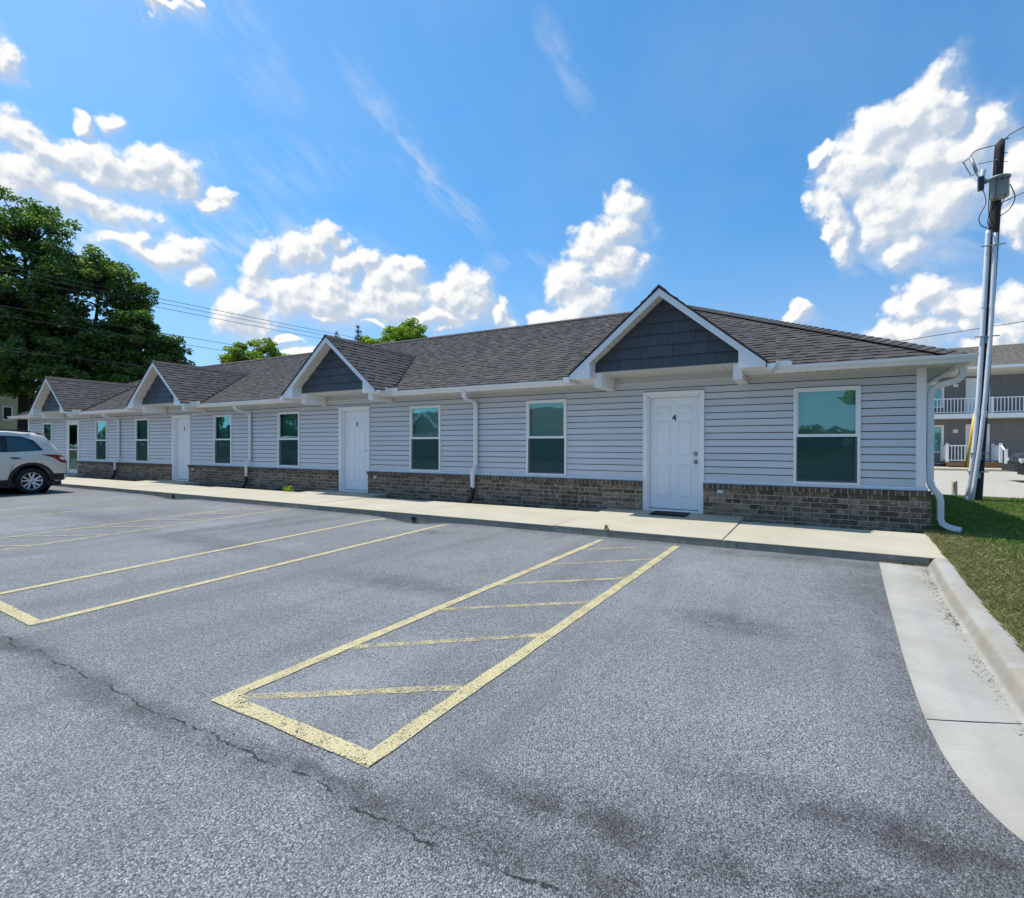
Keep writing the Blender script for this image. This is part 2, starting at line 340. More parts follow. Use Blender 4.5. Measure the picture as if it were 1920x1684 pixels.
# window glass: teal low-e coating, mirrors part of the sky
def glass(name, tint, refl, rough=.01):
    mt = bpy.data.materials.new(name); mt.use_nodes = True; t = mt.node_tree; t.nodes.clear(); k = NT(t); o = k.new('ShaderNodeOutputMaterial')
    tr = k.new('ShaderNodeBsdfTransparent'); tr.inputs[0].default_value = col4(tint)
    gl = k.new('ShaderNodeBsdfGlossy'); gl.inputs['Roughness'].default_value = rough; gl.inputs[0].default_value = (.70, .97, .90, 1)
    w = k.noise(pos(k), 2.2, 2).outputs[0]; bn = k.new('ShaderNodeBump'); bn.inputs['Distance'].default_value = .01; bn.inputs['Strength'].default_value = .12; k.l.new(w, bn.inputs['Height']); k.l.new(bn.outputs[0], gl.inputs['Normal'])
    lw = k.new('ShaderNodeLayerWeight'); lw.inputs[0].default_value = .35
    f = k.mapr(lw.outputs['Fresnel'], .0, .9, refl, .75, False)
    mx = k.new('ShaderNodeMixShader'); k.l.new(f, mx.inputs[0]); k.l.new(tr.outputs[0], mx.inputs[1]); k.l.new(gl.outputs[0], mx.inputs[2]); k.l.new(mx.outputs[0], o.inputs[0]); return mt
M['glass'] = glass('teal_window_glass', (.74, .90, .88), .085)
M['glass_dark'] = glass('car_glass', (.05, .07, .08), .12)
mt = bpy.data.materials.new('insect_screen_mesh'); mt.use_nodes = True; t = mt.node_tree; t.nodes.clear(); k = NT(t); o = k.new('ShaderNodeOutputMaterial')
tr = k.new('ShaderNodeBsdfTransparent'); df = k.new('ShaderNodeBsdfDiffuse'); df.inputs[0].default_value = (.030, .075, .072, 1); mx = k.new('ShaderNodeMixShader'); mx.inputs[0].default_value = .66
k.l.new(tr.outputs[0], mx.inputs[1]); k.l.new(df.outputs[0], mx.inputs[2]); k.l.new(mx.outputs[0], o.inputs[0]); M['screen'] = mt
# concrete
def concrete(name, c1, c2, sc_=1., speck=0., streak=False, grime_and_band=False):
    mt, k, b, o = mat(name); P = pos(k); n = k.noise(P, 1.3*sc_, 6, .6).outputs[0]; n2 = k.noise(P, 60, 4, .7).outputs[0]
    c = k.mix(k.mapr(n, .3, .7), c1, c2); c = k.mix(k.mapr(n2, .35, .75, 0, .22), c, tuple(x*.62 for x in c1))
    n3 = k.noise(P, 5, 6, .75).outputs[0]; c = k.mix(k.mapr(n3, .55, .8, 0, .22), c, tuple(x*.7 for x in c1))
    if speck:
        vo = k.voro(P, 3.1); near = k.mapr(vo.outputs['Distance'], .02, .035, 1, 0); c = k.mix(k.math('MULTIPLY', near, speck), c, (.03, .025, .02))
    if grime_and_band:
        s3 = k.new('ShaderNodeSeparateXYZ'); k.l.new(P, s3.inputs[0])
        hz = k.math('MULTIPLY', k.mapr(s3.outputs[2], .012, .035, 0, 1), k.mapr(s3.outputs[2], .10, .075, 0, 1)); c = k.mix(k.math('MULTIPLY', hz, k.mapr(n3, .3, .65, .25, .75)), c, (.20, .185, .15))  # rolled face darker and tanner over a band of heights
        fl = k.math('MULTIPLY', k.mapr(k.math('ABSOLUTE', k.math('SUBTRACT', s3.outputs[0], .93)), .20, .0, 0, .6), k.mapr(k.noise(P, 3.2, 5, .7).outputs[0], .38, .62)); c = k.mix(fl, c, (.25, .215, .155))
        c = k.mix(k.math('MULTIPLY', k.mapr(k.noise(P, 1.1, 4, .6).outputs[0], .48, .7), .35), c, (.33, .30, .23))
    if streak:
        sp = k.new('ShaderNodeSeparateXYZ'); k.l.new(P, sp.inputs[0])
        fr = k.math('FRACT', k.math('ADD', k.math('DIVIDE', sp.outputs[0], .56), k.math('MULTIPLY', k.noise(P, .8, 2).outputs[0], .5)))
        mk = k.math('MULTIPLY', k.mapr(k.math('ABSOLUTE', k.math('SUBTRACT', fr, .5)), .02, .055, 1, 0), k.mapr(k.noise(P, 14, 4, .7).outputs[0], .4, .6, .1, .9))
        c = k.mix(k.math('MULTIPLY', mk, .6), c, (.36, .35, .31))
    k.l.new(c, b.inputs['Base Color']); b.inputs['Roughness'].default_value = .9
    bump(k, b, k.noise(P, 170, 3, .7).outputs[0], .003, .5); return mt
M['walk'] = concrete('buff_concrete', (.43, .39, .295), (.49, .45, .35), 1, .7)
M['curbface'] = concrete('dark_curb_concrete', (.20, .195, .165), (.28, .27, .23), 3, streak=True)  # curb front, darker and greyer than the walk top
M['gutterpan'] = concrete('pale_gutter_concrete', (.31, .30, .27), (.385, .375, .34), 1.4, .8, grime_and_band=True)
M['rearlot'] = concrete('pale_gravel_lot', (.37, .34, .28), (.46, .42, .35), 2, .4)
# asphalt
def asphalt():
    mt, k, b, o = mat('worn_asphalt'); P = pos(k)
    v = k.voro(P, 160); v2 = k.voro(P, 80); nz = k.noise(P, 95, 4, .75).outputs[0]
    cell = k.new('ShaderNodeSeparateColor'); k.l.new(v.outputs['Color'], cell.inputs[0])
    c = k.ramp(cell.outputs[0], [(0, (.095, .099, .106)), (.25, (.235, .247, .257)), (.6, (.325, .340, .352)), (.92, (.41, .425, .435)), (.97, (.52, .53, .54)), (1, (.68, .68, .67))])
    gap = k.mapr(v.outputs['Distance'], .45, .75, 0, .75)
    c = k.mix(gap, c, (.045, .047, .050)); c = k.mix(k.mapr(nz, .50, .66, .0, .78), c, (.075, .078, .084))
    big = k.noise(P, .55, 6, .62).outputs[0]; mid = k.noise(P, 2.6, 6, .7).outputs[0]
    c = k.mix(k.mapr(big, .4, .72, 0, .30), c, (.13, .137, .143)); c = k.mix(k.mapr(big, .5, .28, 0, .3), c, (.37, .385, .395)); c = k.mix(k.mapr(mid, .5, .8, 0, .38), c, (.105, .108, .115))
    # traffic wear: long streaks along the stalls
    st = k.noise(k.vmath('MULTIPLY', P, (2.1, .32, 1)), 1, 5, .65).outputs[0]; c = k.mix(k.mapr(st, .48, .68, 0, .42), c, (.125, .129, .136))
    sp = k.new('ShaderNodeSeparateXYZ'); k.l.new(P, sp.inputs[0]); X, Y = sp.outputs[0], sp.outputs[1]
    warp = k.math('MULTIPLY', k.math('SUBTRACT', k.noise(P, 1.1, 5, .65).outputs[0], .5), .9)
    warp2 = k.math('MULTIPLY', k.math('SUBTRACT', k.noise(P, 5, 6, .7).outputs[0], .5), .25)
    wob = k.noise(P, 6, 5, .7).outputs[0]
    def blob(x, y, rx, ry, s, cc=(.04, .04, .046)):
        nonlocal c
        dx = k.math('DIVIDE', k.math('SUBTRACT', k.math('ADD', X, warp), x), rx); dy = k.math('DIVIDE', k.math('SUBTRACT', k.math('ADD', Y, warp2), y), ry)
        r = k.math('SQRT', k.math('ADD', k.math('MULTIPLY', dx, dx), k.math('MULTIPLY', dy, dy)))
        mk = k.math('MULTIPLY', k.mapr(r, 1.25, .1, 0, s), k.mapr(wob, .3, .62, .3, 1.)); c = k.mix(mk, c, (.26, .25, .27), 'MULTIPLY')
    for a in [(-.55, -5.55, .6, .30, .62), (-.35, -2.75, 1.2, .28, .6), (.25, -7.55, .75, .20, .85), (.1, -7.95, 1.1, .30, .75), (-.75, -8.02, .55, .13, .8), (-.6, -8.22, .9, .12, .75), (-1.5, -8.3, .8, .06, .6), (-3.2, -8.45, 1.2, .09, .45), (-4.9, -8.4, .9, .10, .55), (.0, -8.4, .6, .15, .6), (.25, -4.3, .35, 1.2, .35), (-3.3, -5.9, 1.3, .3, .45), (-7.2, -5.6, 2.3, .35, .45), (-2.0, -5.0, .3, .3, .3),
              (-5.1, -3.4, .5, .2, .5), (-8.2, -4.4, .35, 2.0, .45), (-7.6, -3.6, .3, 1.3, .4), (-11.6, -5.2, 2.5, .4, .4), (-18.8, -4.0, 1.6, 2.2, .3)]: blob(*a)
    # long seam crack with dark bleeding
    crk = k.math('ADD', k.math('ADD', Y, 8.36), k.math('ADD', k.math('MULTIPLY', warp, .28), k.math('MULTIPLY', warp2, .45)))
    ac = k.math('ABSOLUTE', crk); lim = k.mapr(X, -.2, .5, 1, 0)
    hal = k.math('MULTIPLY', k.mapr(ac, .13, .0, 0, .50), k.math('MULTIPLY', lim, k.mapr(mid, .3, .6, .3, 1.))); c = k.mix(hal, c, (.30, .29, .31), 'MULTIPLY')
    thin = k.math('MULTIPLY', k.mapr(ac, .008, .002, 0, .8), k.math('MULTIPLY', lim, k.mapr(wob, .40, .55))); c = k.mix(thin, c, (.012, .012, .014))
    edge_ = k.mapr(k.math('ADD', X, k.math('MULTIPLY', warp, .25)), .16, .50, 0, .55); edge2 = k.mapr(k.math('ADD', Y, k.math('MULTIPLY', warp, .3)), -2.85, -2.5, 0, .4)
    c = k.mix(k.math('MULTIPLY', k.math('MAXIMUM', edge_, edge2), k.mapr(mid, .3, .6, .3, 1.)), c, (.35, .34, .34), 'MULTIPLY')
    k.l.new(c, b.inputs['Base Color']); b.inputs['Roughness'].default_value = .82; b.inputs['Specular IOR Level'].default_value = .35
    h = k.math('ADD', k.math('MULTIPLY', v.outputs['Distance'], -1.), k.math('MULTIPLY', v2.outputs['Distance'], -.6)); h = k.math('ADD', h, k.math('MULTIPLY', thin, -2))
    bump(k, b, h, .007, .9); return mt
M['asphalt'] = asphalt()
def paint(name, wear):
    mt = bpy.data.materials.new(name); mt.use_nodes = True; t = mt.node_tree; t.nodes.clear(); k = NT(t); o = k.new('ShaderNodeOutputMaterial'); b = k.new('ShaderNodeBsdfPrincipled')
    P = pos(k); v = k.voro(P, 105); w = k.noise(P, 7, 6, .75).outputs[0]; w2 = k.noise(P, 90, 3, .7).outputs[0]
    c = k.mix(k.noise(P, 4, 5, .6).outputs[0], (.44, .375, .19), (.58, .51, .29)); c = k.mix(k.mapr(v.outputs['Distance'], .5, .8, 0, .4), c, (.20, .19, .14)); k.l.new(c, b.inputs['Base Color']); b.inputs['Roughness'].default_value = .8
    h = k.math('ADD', k.math('MULTIPLY', v.outputs['Distance'], .55), k.math('MULTIPLY', w, 1.1)); h = k.math('ADD', h, k.math('MULTIPLY', w2, .7))
    a = k.mapr(h, wear-.2, wear+.2, 1, 0); tr = k.new('ShaderNodeBsdfTransparent'); mx = k.new('ShaderNodeMixShader')
    k.l.new(a, mx.inputs[0]); k.l.new(tr.outputs[0], mx.inputs[1]); k.l.new(b.outputs[0], mx.inputs[2]); k.l.new(mx.outputs[0], o.inputs[0])
    bump(k, b, k.math('MULTIPLY', v.outputs['Distance'], -1), .005, .7); return mt
M['paint'] = paint('yellow_road_paint', 1.36); M['paint_worn'] = paint('worn_yellow_road_paint', 1.2); M['paint_faint'] = paint('faint_yellow_road_paint', 1.19); M['paint_ghost'] = paint('ghost_of_old_road_paint', .92)
mt, k, b, o = mat('dark_mulch'); P = pos(k); k.l.new(k.mix(k.noise(P, 40, 5, .7).outputs[0], (.018, .013, .010), (.07, .05, .038)), b.inputs['Base Color']); b.inputs['Roughness'].default_value = 1
bump(k, b, k.noise(P, 60, 4, .8).outputs[0], .02, 1); M['mulch'] = mt
mt, k, b, o = mat('lawn_soil'); P = pos(k); n = k.noise(P, 1.7, 6, .65).outputs[0]
c = k.mix(k.mapr(n, .35, .65), (.055, .085, .022), (.13, .115, .05)); c = k.mix(k.mapr(k.noise(P, 55, 4, .7).outputs[0], .4, .7, 0, .6), c, (.03, .035, .012)); k.l.new(c, b.inputs['Base Color']); b.inputs['Roughness'].default_value = 1
bump(k, b, k.noise(P, 80, 4, .8).outputs[0], .03, 1); M['lawn'] = mt
def leafy(name, ramp_, trans=.35, dry=None):
    mt = bpy.data.materials.new(name); mt.use_nodes = True; t = mt.node_tree; t.nodes.clear(); k = NT(t); o = k.new('ShaderNodeOutputMaterial')
    v = var(k); c = k.ramp(v, ramp_)
    if dry:
        P = pos(k); sp = k.new('ShaderNodeSeparateXYZ'); k.l.new(P, sp.inputs[0]); n = k.noise(P, 1.6, 5, .65).outputs[0]
        band = k.mapr(sp.outputs[0], 1.15, 2.0, .30, 0); yy = k.mapr(sp.outputs[1], .5, -2.5, 0, .12)
        c = k.mix(k.mapr(k.math('ADD', k.math('ADD', n, band), yy), .52, .72, 0, .8), c, k.ramp(v, [(0, (.20, .165, .075)), (1, (.36, .31, .16))]))
    d = k.new('ShaderNodeBsdfDiffuse'); k.l.new(c, d.inputs[0]); tr = k.new('ShaderNodeBsdfTranslucent'); c2 = k.mix(1., c, (1.5, 1.6, .6), 'MULTIPLY'); k.l.new(c2, tr.inputs[0])
    mx = k.new('ShaderNodeMixShader'); mx.inputs[0].default_value = trans; k.l.new(d.outputs[0], mx.inputs[1]); k.l.new(tr.outputs[0], mx.inputs[2])
    gl = k.new('ShaderNodeBsdfGlossy'); gl.inputs['Roughness'].default_value = .45; gl.inputs[0].default_value = (.8, .85, .8, 1); m2 = k.new('ShaderNodeMixShader'); m2.inputs[0].default_value = .05
    k.l.new(mx.outputs[0], m2.inputs[1]); k.l.new(gl.outputs[0], m2.inputs[2]); k.l.new(m2.outputs[0], o.inputs[0]); return mt
M['leaf_dark'] = leafy('dark_green_leaves', [(0, (.03, .065, .015)), (.4, (.06, .13, .022)), (.75, (.11, .20, .03)), (1, (.21, .28, .055))], .5)
M['leaf_mid'] = leafy('mid_green_leaves', [(0, (.03, .07, .018)), (.6, (.06, .12, .025)), (1, (.10, .16, .035))], .35)
M['leaf_bright'] = leafy('bright_green_leaves', [(0, (.12, .21, .02)), (.5, (.20, .31, .03)), (1, (.29, .38, .05))], .45)
M['leaf_conifer'] = leafy('conifer_needles', [(0, (.012, .03, .014)), (1, (.035, .06, .028))], .1)
M['grass'] = leafy('grass_blades', [(0, (.07, .135, .016)), (.6, (.14, .225, .03)), (1, (.23, .30, .06))], .3, dry=True)
M['drygrass'] = leafy('dry_grass_clippings', [(0, (.06, .045, .022)), (1, (.20, .155, .085))], .2)
mt, k, b, o = mat('tree_bark'); P = pos(k); k.l.new(k.mix(k.noise(k.vmath('MULTIPLY', P, (9, 9, 2)), 1, 5, .7).outputs[0], (.012, .010, .009), (.06, .048, .038)), b.inputs['Base Color']); b.inputs['Roughness'].default_value = .95; M['bark'] = mt
mt, k, b, o = mat('creosote_pole_wood'); P = pos(k); g = k.noise(k.vmath('MULTIPLY', P, (40, 40, 1.6)), 1, 5, .7).outputs[0]
k.l.new(k.ramp(g, [(.3, (.012, .009, .008)), (.55, (.040, .027, .022)), (.8, (.085, .062, .052))]), b.inputs['Base Color']); b.inputs['Roughness'].default_value = .85; bump(k, b, g, .01, .8); M['polewood'] = mt
mt, k, b, o = mat('treated_deck_wood'); P = pos(k); g = k.noise(k.vmath('MULTIPLY', P, (3, 3, 40)), 1, 4, .6).outputs[0]; k.l.new(k.mix(g, (.13, .075, .035), (.28, .18, .09)), b.inputs['Base Color']); b.inputs['Roughness'].default_value = .8; M['deck'] = mt
mt, k, b, o = mat('grey_grooved_panel'); P = pos(k); sp = k.new('ShaderNodeSeparateXYZ'); k.l.new(P, sp.inputs[0]); fr = k.math('FRACT', k.math('DIVIDE', sp.outputs[0], .2))
gr = k.mapr(fr, .0, .14, 1, 0); c = k.mix(k.noise(k.vmath('MULTIPLY', P, (14, 14, 2)), 1, 4, .7).outputs[0], (.14, .137, .135), (.24, .235, .225)); c = k.mix(k.math('MULTIPLY', gr, .35), c, (.06, .06, .06)); k.l.new(c, b.inputs['Base Color']); b.inputs['Roughness'].default_value = .8; M['t111'] = mt
M['cream'] = siding('pale_green_siding', (.42, .45, .30)); M['greyfar'] = simple('grey_far_wall', (.30, .31, .33), .7)
M['carpaint'] = simple('champagne_car_paint', (.70, .645, .56), .26, metal=.2, noise=.0); M['truckpaint'] = simple('black_truck_paint', (.018, .019, .022), .25, noise=.0)
M['cladding'] = simple('dark_car_cladding', (.018, .018, .020), .6); M['tyre'] = simple('tyre_rubber', (.014, .014, .015), .85)
M['rim'] = simple('alloy_rim', (.62, .63, .66), .28, metal=.8, noise=0); M['chrome'] = simple('chrome_trim', (.7, .7, .72), .12, metal=1., noise=0)
M['tail'] = simple('red_tail_lamp', (.28, .008, .014), .15, noise=0); M['clearlamp'] = simple('clear_lamp', (.72, .70, .70), .12, noise=0)

# ------------------------------------------------------------------ ground and parking lot
DIPS = [(-6.23, -2.45, .6, .35, .075), (-14.06, -2.45, .7, .4, .06)]
def lotz(x, y):
    z = 0.
    for (a, b_, rx, ry, d) in DIPS: z -= d*math.exp(-((x-a)/rx)**2-((y-b_)/ry)**2)
    return z
g = MB(); g.face([(-700, -700, -.12), (700, -700, -.12), (700, 900, -.12), (-700, 900, -.12)]); struct(g.build('ground', M['lawn']))
xs = [-60, -40, -30, -24, -20, -17]+[round(-16+.1*i, 3) for i in range(161)]+[.2, .3, .4, .5, .6, .8, 1.0, 1.25, 2, 4, 8, 20]
ys = [-60, -40, -25, -18, -14, -12, -10, -9, -8, -7, -6, -5, -4.2]+[round(-3.9+.1*i, 3) for i in range(15)]+[-2.44]
V = [(x, y, lotz(x, y)) for y in ys for x in xs]; n = len(xs)
F = [(j*n+i, j*n+i+1, (j+1)*n+i+1, (j+1)*n+i) for j in range(len(ys)-1) for i in range(n-1)]
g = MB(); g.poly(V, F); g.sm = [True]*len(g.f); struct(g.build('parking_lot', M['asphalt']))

# painted stall lines, each its own sheet draped on the lot
def line(x0, y0, x1, y1, w, mt, lift=.004):
    a = Vector((x0, y0)); b_ = Vector((x1, y1)); d = (b_-a); L = d.length; d.normalize(); nrm = Vector((-d.y, d.x))
    N = max(2, int(L/.12)); g = MB(); v = []
    for i in range(N+1):
        p = a+d*L*i/N
        for s_ in (-1, 1): q = p+nrm*s_*(w/2+rnd.uniform(-.004, .004)); v.append((q.x, q.y, lotz(q.x, q.y)+lift))
    g.poly(v, [(2*i, 2*i+2, 2*i+3, 2*i+1) for i in range(N)])
    return struct(g.build('painted_line', mt))
line(-1.617, -8.17, -1.60, -2.66, .088, M['paint'], .005); line(-2.650, -8.16, -2.615, -2.72, .082, M['paint'], .005)
line(-2.688, -8.128, -1.575, -8.142, .09, M['paint'], .007)
for (a, b_) in [((-2.62, -8.10), (-1.62, -7.37)), ((-2.66, -7.33), (-1.62, -6.45)), ((-2.65, -6.40), (-1.62, -5.55)), ((-2.64, -5.50), (-1.62, -4.61)), ((-2.62, -4.53), (-1.62, -3.58)), ((-2.62, -3.53), (-2.02, -3.0))]:
    line(*a, *b_, .065, M['paint_worn'] if a[1] < -5 else M['paint_faint'], .003)
line(-4.955, -8.16, -5.37, -2.63, .085, M['paint'], .005); line(-6.19, -8.12, -6.82, -2.56, .085, M['paint'], .005); line(-6.24, -8.085, -4.92, -8.14, .09, M['paint'], .007)
line(-8.62, -8.1, -9.44, -2.58, .085, M['paint_worn']); line(-9.72, -8.1, -10.49, -2.64, .085, M['paint_worn'])
for i in range(6): line(-9.80-.11*i, -7.7+.9*i, -8.78-.11*i, -6.9+.9*i, .06, M['paint_faint'], .008)
for i in range(6): line(-6.25-.10*i, -7.5+.85*i, -5.05-.07*i, -6.75+.85*i, .05, M['paint_ghost'], .003)
for xx in (-12.95, -14.40, -17.16, -20.9): line(xx, -2.62, xx+.6, -8.1, .085, M['paint_worn'])

# loose grit and small stones on the lot
g = MB(); r3 = random.Random(5)
for _ in range(420):
    x = r3.uniform(-7, .5); y = r3.uniform(-9.2, -2.6) if r3.random() < .7 else r3.uniform(-2.75, -2.5); q = r3.uniform(.002, .0055)
    if x > .38 and y < -2.6: continue
    P8 = [(x+q*math.cos(t)*r3.uniform(.7, 1.3), y+q*math.sin(t)*r3.uniform(.7, 1.3), .001) for t in (0, 1.26, 2.51, 3.77, 5.03)]
    g.poly(P8+[(x, y, q*.9)], [(i, (i+1) % 5, 5) for i in range(5)])
g.build('gravel', simple('pale_grit', (.45, .44, .41), .9), None, kind='stuff')
# drain pipe ends in the curb
for i, (xx, zz) in enumerate([(-6.23, .0), (-14.06, .02)]):
    g = MB(); g.smooth = True; g.lathe([(.055, -2.30), (.055, -2.462), (.043, -2.462), (.043, -2.452), (.0, -2.452)], (xx, 0, zz), 'y', 16)
    tag(g.build('drain_pipe', M['black']), ['round black drain pipe end in the curb face between doors 3 and 4', 'round black drain pipe end in the curb face in front of door 2'][i], 'drain pipe', 'drain pipes through the curb')

# ------------------------------------------------------------------ sidewalk
walk = thing('sidewalk', 'buff concrete sidewalk along the front of the apartment row', 'sidewalk'); walk['kind'] = 'structure'; del walk['category']; del walk['label']
PADS = [(-3.47, -1.07), (-11.47, -9.07), (-19.45, -17.0), (-27.3, -24.9)]
def back(x): return -.50-.012*abs(x)*1.2 if x > -25 else -.85
joints = [1.31, -1.07, -3.47, -6.33, -9.07, -11.47, -14.3, -17.0, -19.45, -22.2, -24.9, -27.3, -30.0, -33.0]
gz = .006
for i in range(len(joints)-1):
    x1, x0 = joints[i]-(gz if i else 0), joints[i+1]+gz
    pad = any(abs(joints[i+1]-p[0]) < .01 for p in PADS)
    xr_f = 1.212 if i == 0 else x1
    g = MB(); y0 = -2.452; zt = .105
    if pad:
        yb = -.0; ym = back(x0)
        top = [(x0, y0, zt), (x1, y0, zt), (x1, ym, zt+.012), (x1, yb, zt+.03), (x0, yb, zt+.03), (x0, ym, zt+.012)]
        g.poly(top+[(p[0], p[1], .0) for p in top], [(0, 1, 2, 5), (5, 2, 3, 4), (6, 11, 8, 7), (11, 10, 9, 8), (0, 6, 7, 1), (1, 7, 8, 2), (2, 8, 9, 3), (3, 9, 10, 4), (4, 10, 11, 5), (5, 11, 6, 0)])
    else:
        yb0, yb1 = back(x0), back(x1)
        top = [(x0, y0, zt), (xr_f, y0, zt), (x1, yb1, zt), (x0, yb0, zt)]
        g.poly(top+[(p[0], p[1], .088) for p in top], [(0, 1, 2, 3), (7, 6, 5, 4), (0, 4, 5, 1), (1, 5, 6, 2), (2, 6, 7, 3), (3, 7, 4, 0)])
        g.box(x0, x1-.12 if i == 0 else x1, -2.38, max(yb0, yb1)-.04, -.02, .086)
    if pad: # keep the front lip thin over the curb
        g.v = [(vx, (vy if vz > .05 else max(vy, -2.38)), vz) for vx, vy, vz in g.v]
    ob = g.build('concrete_slab', M['walk'], walk)
    md = ob.modifiers.new('edge', 'BEVEL'); md.width = .006; md.segments = 1; md.limit_method = 'ANGLE'
xs_c = [1.06, -.9, -3.0, -5.2, -7.4, -9.6, -12.0, -14.4, -17, -20, -24, -28, -33]
curb = struct(bpy.data.objects.new('curb', None)); C.objects.link(curb)
for i in range(len(xs_c)-1):
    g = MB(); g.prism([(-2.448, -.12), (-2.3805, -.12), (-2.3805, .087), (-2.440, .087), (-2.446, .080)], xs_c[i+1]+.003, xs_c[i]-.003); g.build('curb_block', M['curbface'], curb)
# mulch strip
g = MB(); g.face([(-33, -.95, .045), (1.30, -.62, .045), (1.36, .2, .05), (-33, .2, .045)]); struct(g.build('planting_bed', M['mulch']))

# ------------------------------------------------------------------ curb and gutter at the right
def resample(pts, n):
    P = [Vector((*p, 0)) for p in pts]; d = [0]
    for i in range(1, len(P)): d.append(d[-1]+(P[i]-P[i-1]).length)
    out = []
    for j in range(n):
        t = d[-1]*j/(n-1); i = max(i for i in range(len(d)) if d[i] <= t+1e-9); i = min(i, len(P)-2)
        f = (t-d[i])/(d[i+1]-d[i]); out.append(P[i].lerp(P[i+1], f))
    for _ in range(3): out = [out[0]]+[(out[i-1]+out[i]*2+out[i+1])/4 for i in range(1, len(out)-1)]+[out[-1]]
    return out
N = 90
edge = resample([(.60, -2.452), (.525, -4.1), (.464, -5.7), (.448, -6.4), (.455, -6.8), (.48, -7.1), (.532, -7.3), (.60, -7.44), (.75, -7.62), (1.0, -7.8), (1.5, -7.98), (2.6, -8.08), (9, -8.15)], N)
flow = resample([(1.03, -2.452), (.985, -3.0), (.93, -3.9), (.868, -5.5), (.835, -6.4), (.86, -6.9), (.98, -7.25), (1.25, -7.52), (1.7, -7.66), (2.6, -7.70), (9, -7.75)], N)
def offs(path, d):
    o = []
    for i, p in enumerate(path):
        t = (path[min(i+1, len(path)-1)]-path[max(i-1, 0)]).normalized(); o.append(p+Vector((-t.y, t.x, 0))*d)
    return o
cg = struct(bpy.data.objects.new('curb_and_gutter', None)); C.objects.link(cg)
def strip_rows(rows, g):
    v = [tuple(p) for r in rows for p in r]; n = len(rows[0]); g.smooth = True
    g.poly(v, [(j*n+i, j*n+i+1, (j+1)*n+i+1, (j+1)*n+i) for j in range(len(rows)-1) for i in range(n-1)])
def row(path, z): return [(p.x, p.y, z) for p in path]
kj = 44
while edge[kj].y < -6.49: kj -= 1
while edge[kj].y > -6.49: kj += 1
def pan(a, b_):
    g = MB(); e = edge[a:b_]; f_ = flow[a:b_]
    e2 = [Vector(p) for p in e]
    rough = [Vector((p.x+rnd.uniform(-.0012, .0012), p.y, 0)) for p in e]
    strip_rows([row(rough, -.06), row(rough, .010), row([p.lerp(q, .5) for p, q in zip(e, f_)], .006), row(f_, .0045)], g); g.smooth = False
    return g
def curbp(a, b_):
    f_ = flow; g = MB(); rows = [(0, .0042), (.012, .010), (.026, .028), (.040, .055), (.053, .080), (.066, .094), (.085, .101), (.12, .104), (.195, .106), (.205, .102), (.21, .05)]
    strip_rows([row(offs(f_, d)[a:b_], z) for d, z in rows], g); return g
def ends(path, i, f_): return path
for (a, b_) in ((0, kj+1), (kj, N)):
    g = pan(a, b_); 
    if a: g.v = [(x, y, z) for x, y, z in g.v]
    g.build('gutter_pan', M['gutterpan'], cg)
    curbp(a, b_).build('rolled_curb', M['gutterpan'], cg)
# open joint across the pan
p0, p1 = edge[kj], flow[kj]
g = MB(); q = []
for i in range(13):
    t = i/12; p = p0.lerp(p1, t); q.append((p.x, p.y+rnd.uniform(-.003, .003), .0055*(1-t)+.0055))
g.poly([(x, y-.004, z) for x, y, z in q]+[(x, y+.004, z) for x, y, z in q], [(i, i+1, 14+i, 13+i) for i in range(12)]); g.build('expansion_joint', M['black'], cg)

# ------------------------------------------------------------------ lawn at the right and its grass
cb = offs(flow, .214)
def lawnz(x, y):
    return .095-.045*min(max((y+1.5)/4, 0), 1)-.02*min(max((x-2)/4, 0), 1)+.006*math.sin(x*3+y*2.1)+(-.055*min(max((y-7.2)/1.3, 0), 1))
g = MB(); xs2 = np.linspace(0, 1, 40); rows = []
left = [(1.325, 8.45), (1.33, .1), (1.325, -.45), (1.225, -2.40)]+[(p.x, p.y) for p in cb if p.x < 12]
left = sorted([p for p in left if p[1] > -7.5], key=lambda p: -p[1])
lx = []
def left_x(y):
    for a, b_ in zip(left, left[1:]):
        if b_[1] <= y <= a[1]: return a[0]+(b_[0]-a[0])*((a[1]-y)/max(a[1]-b_[1], 1e-6))
    return left[-1][0]
yy = [8.45-.18*i for i in range(89)]; yy = [y for y in yy if y > -7.4]
for y in yy:
    x0 = left_x(y)-.005
    rows.append([(x0+(18-x0)*(t**2), y+(rnd.uniform(-.04, .04) if y > 8.3 else 0), (lawnz(x0+(18-x0)*t*t, y))) for t in xs2])
strip_rows(rows, g); struct(g.build('lawn', M['lawn']))
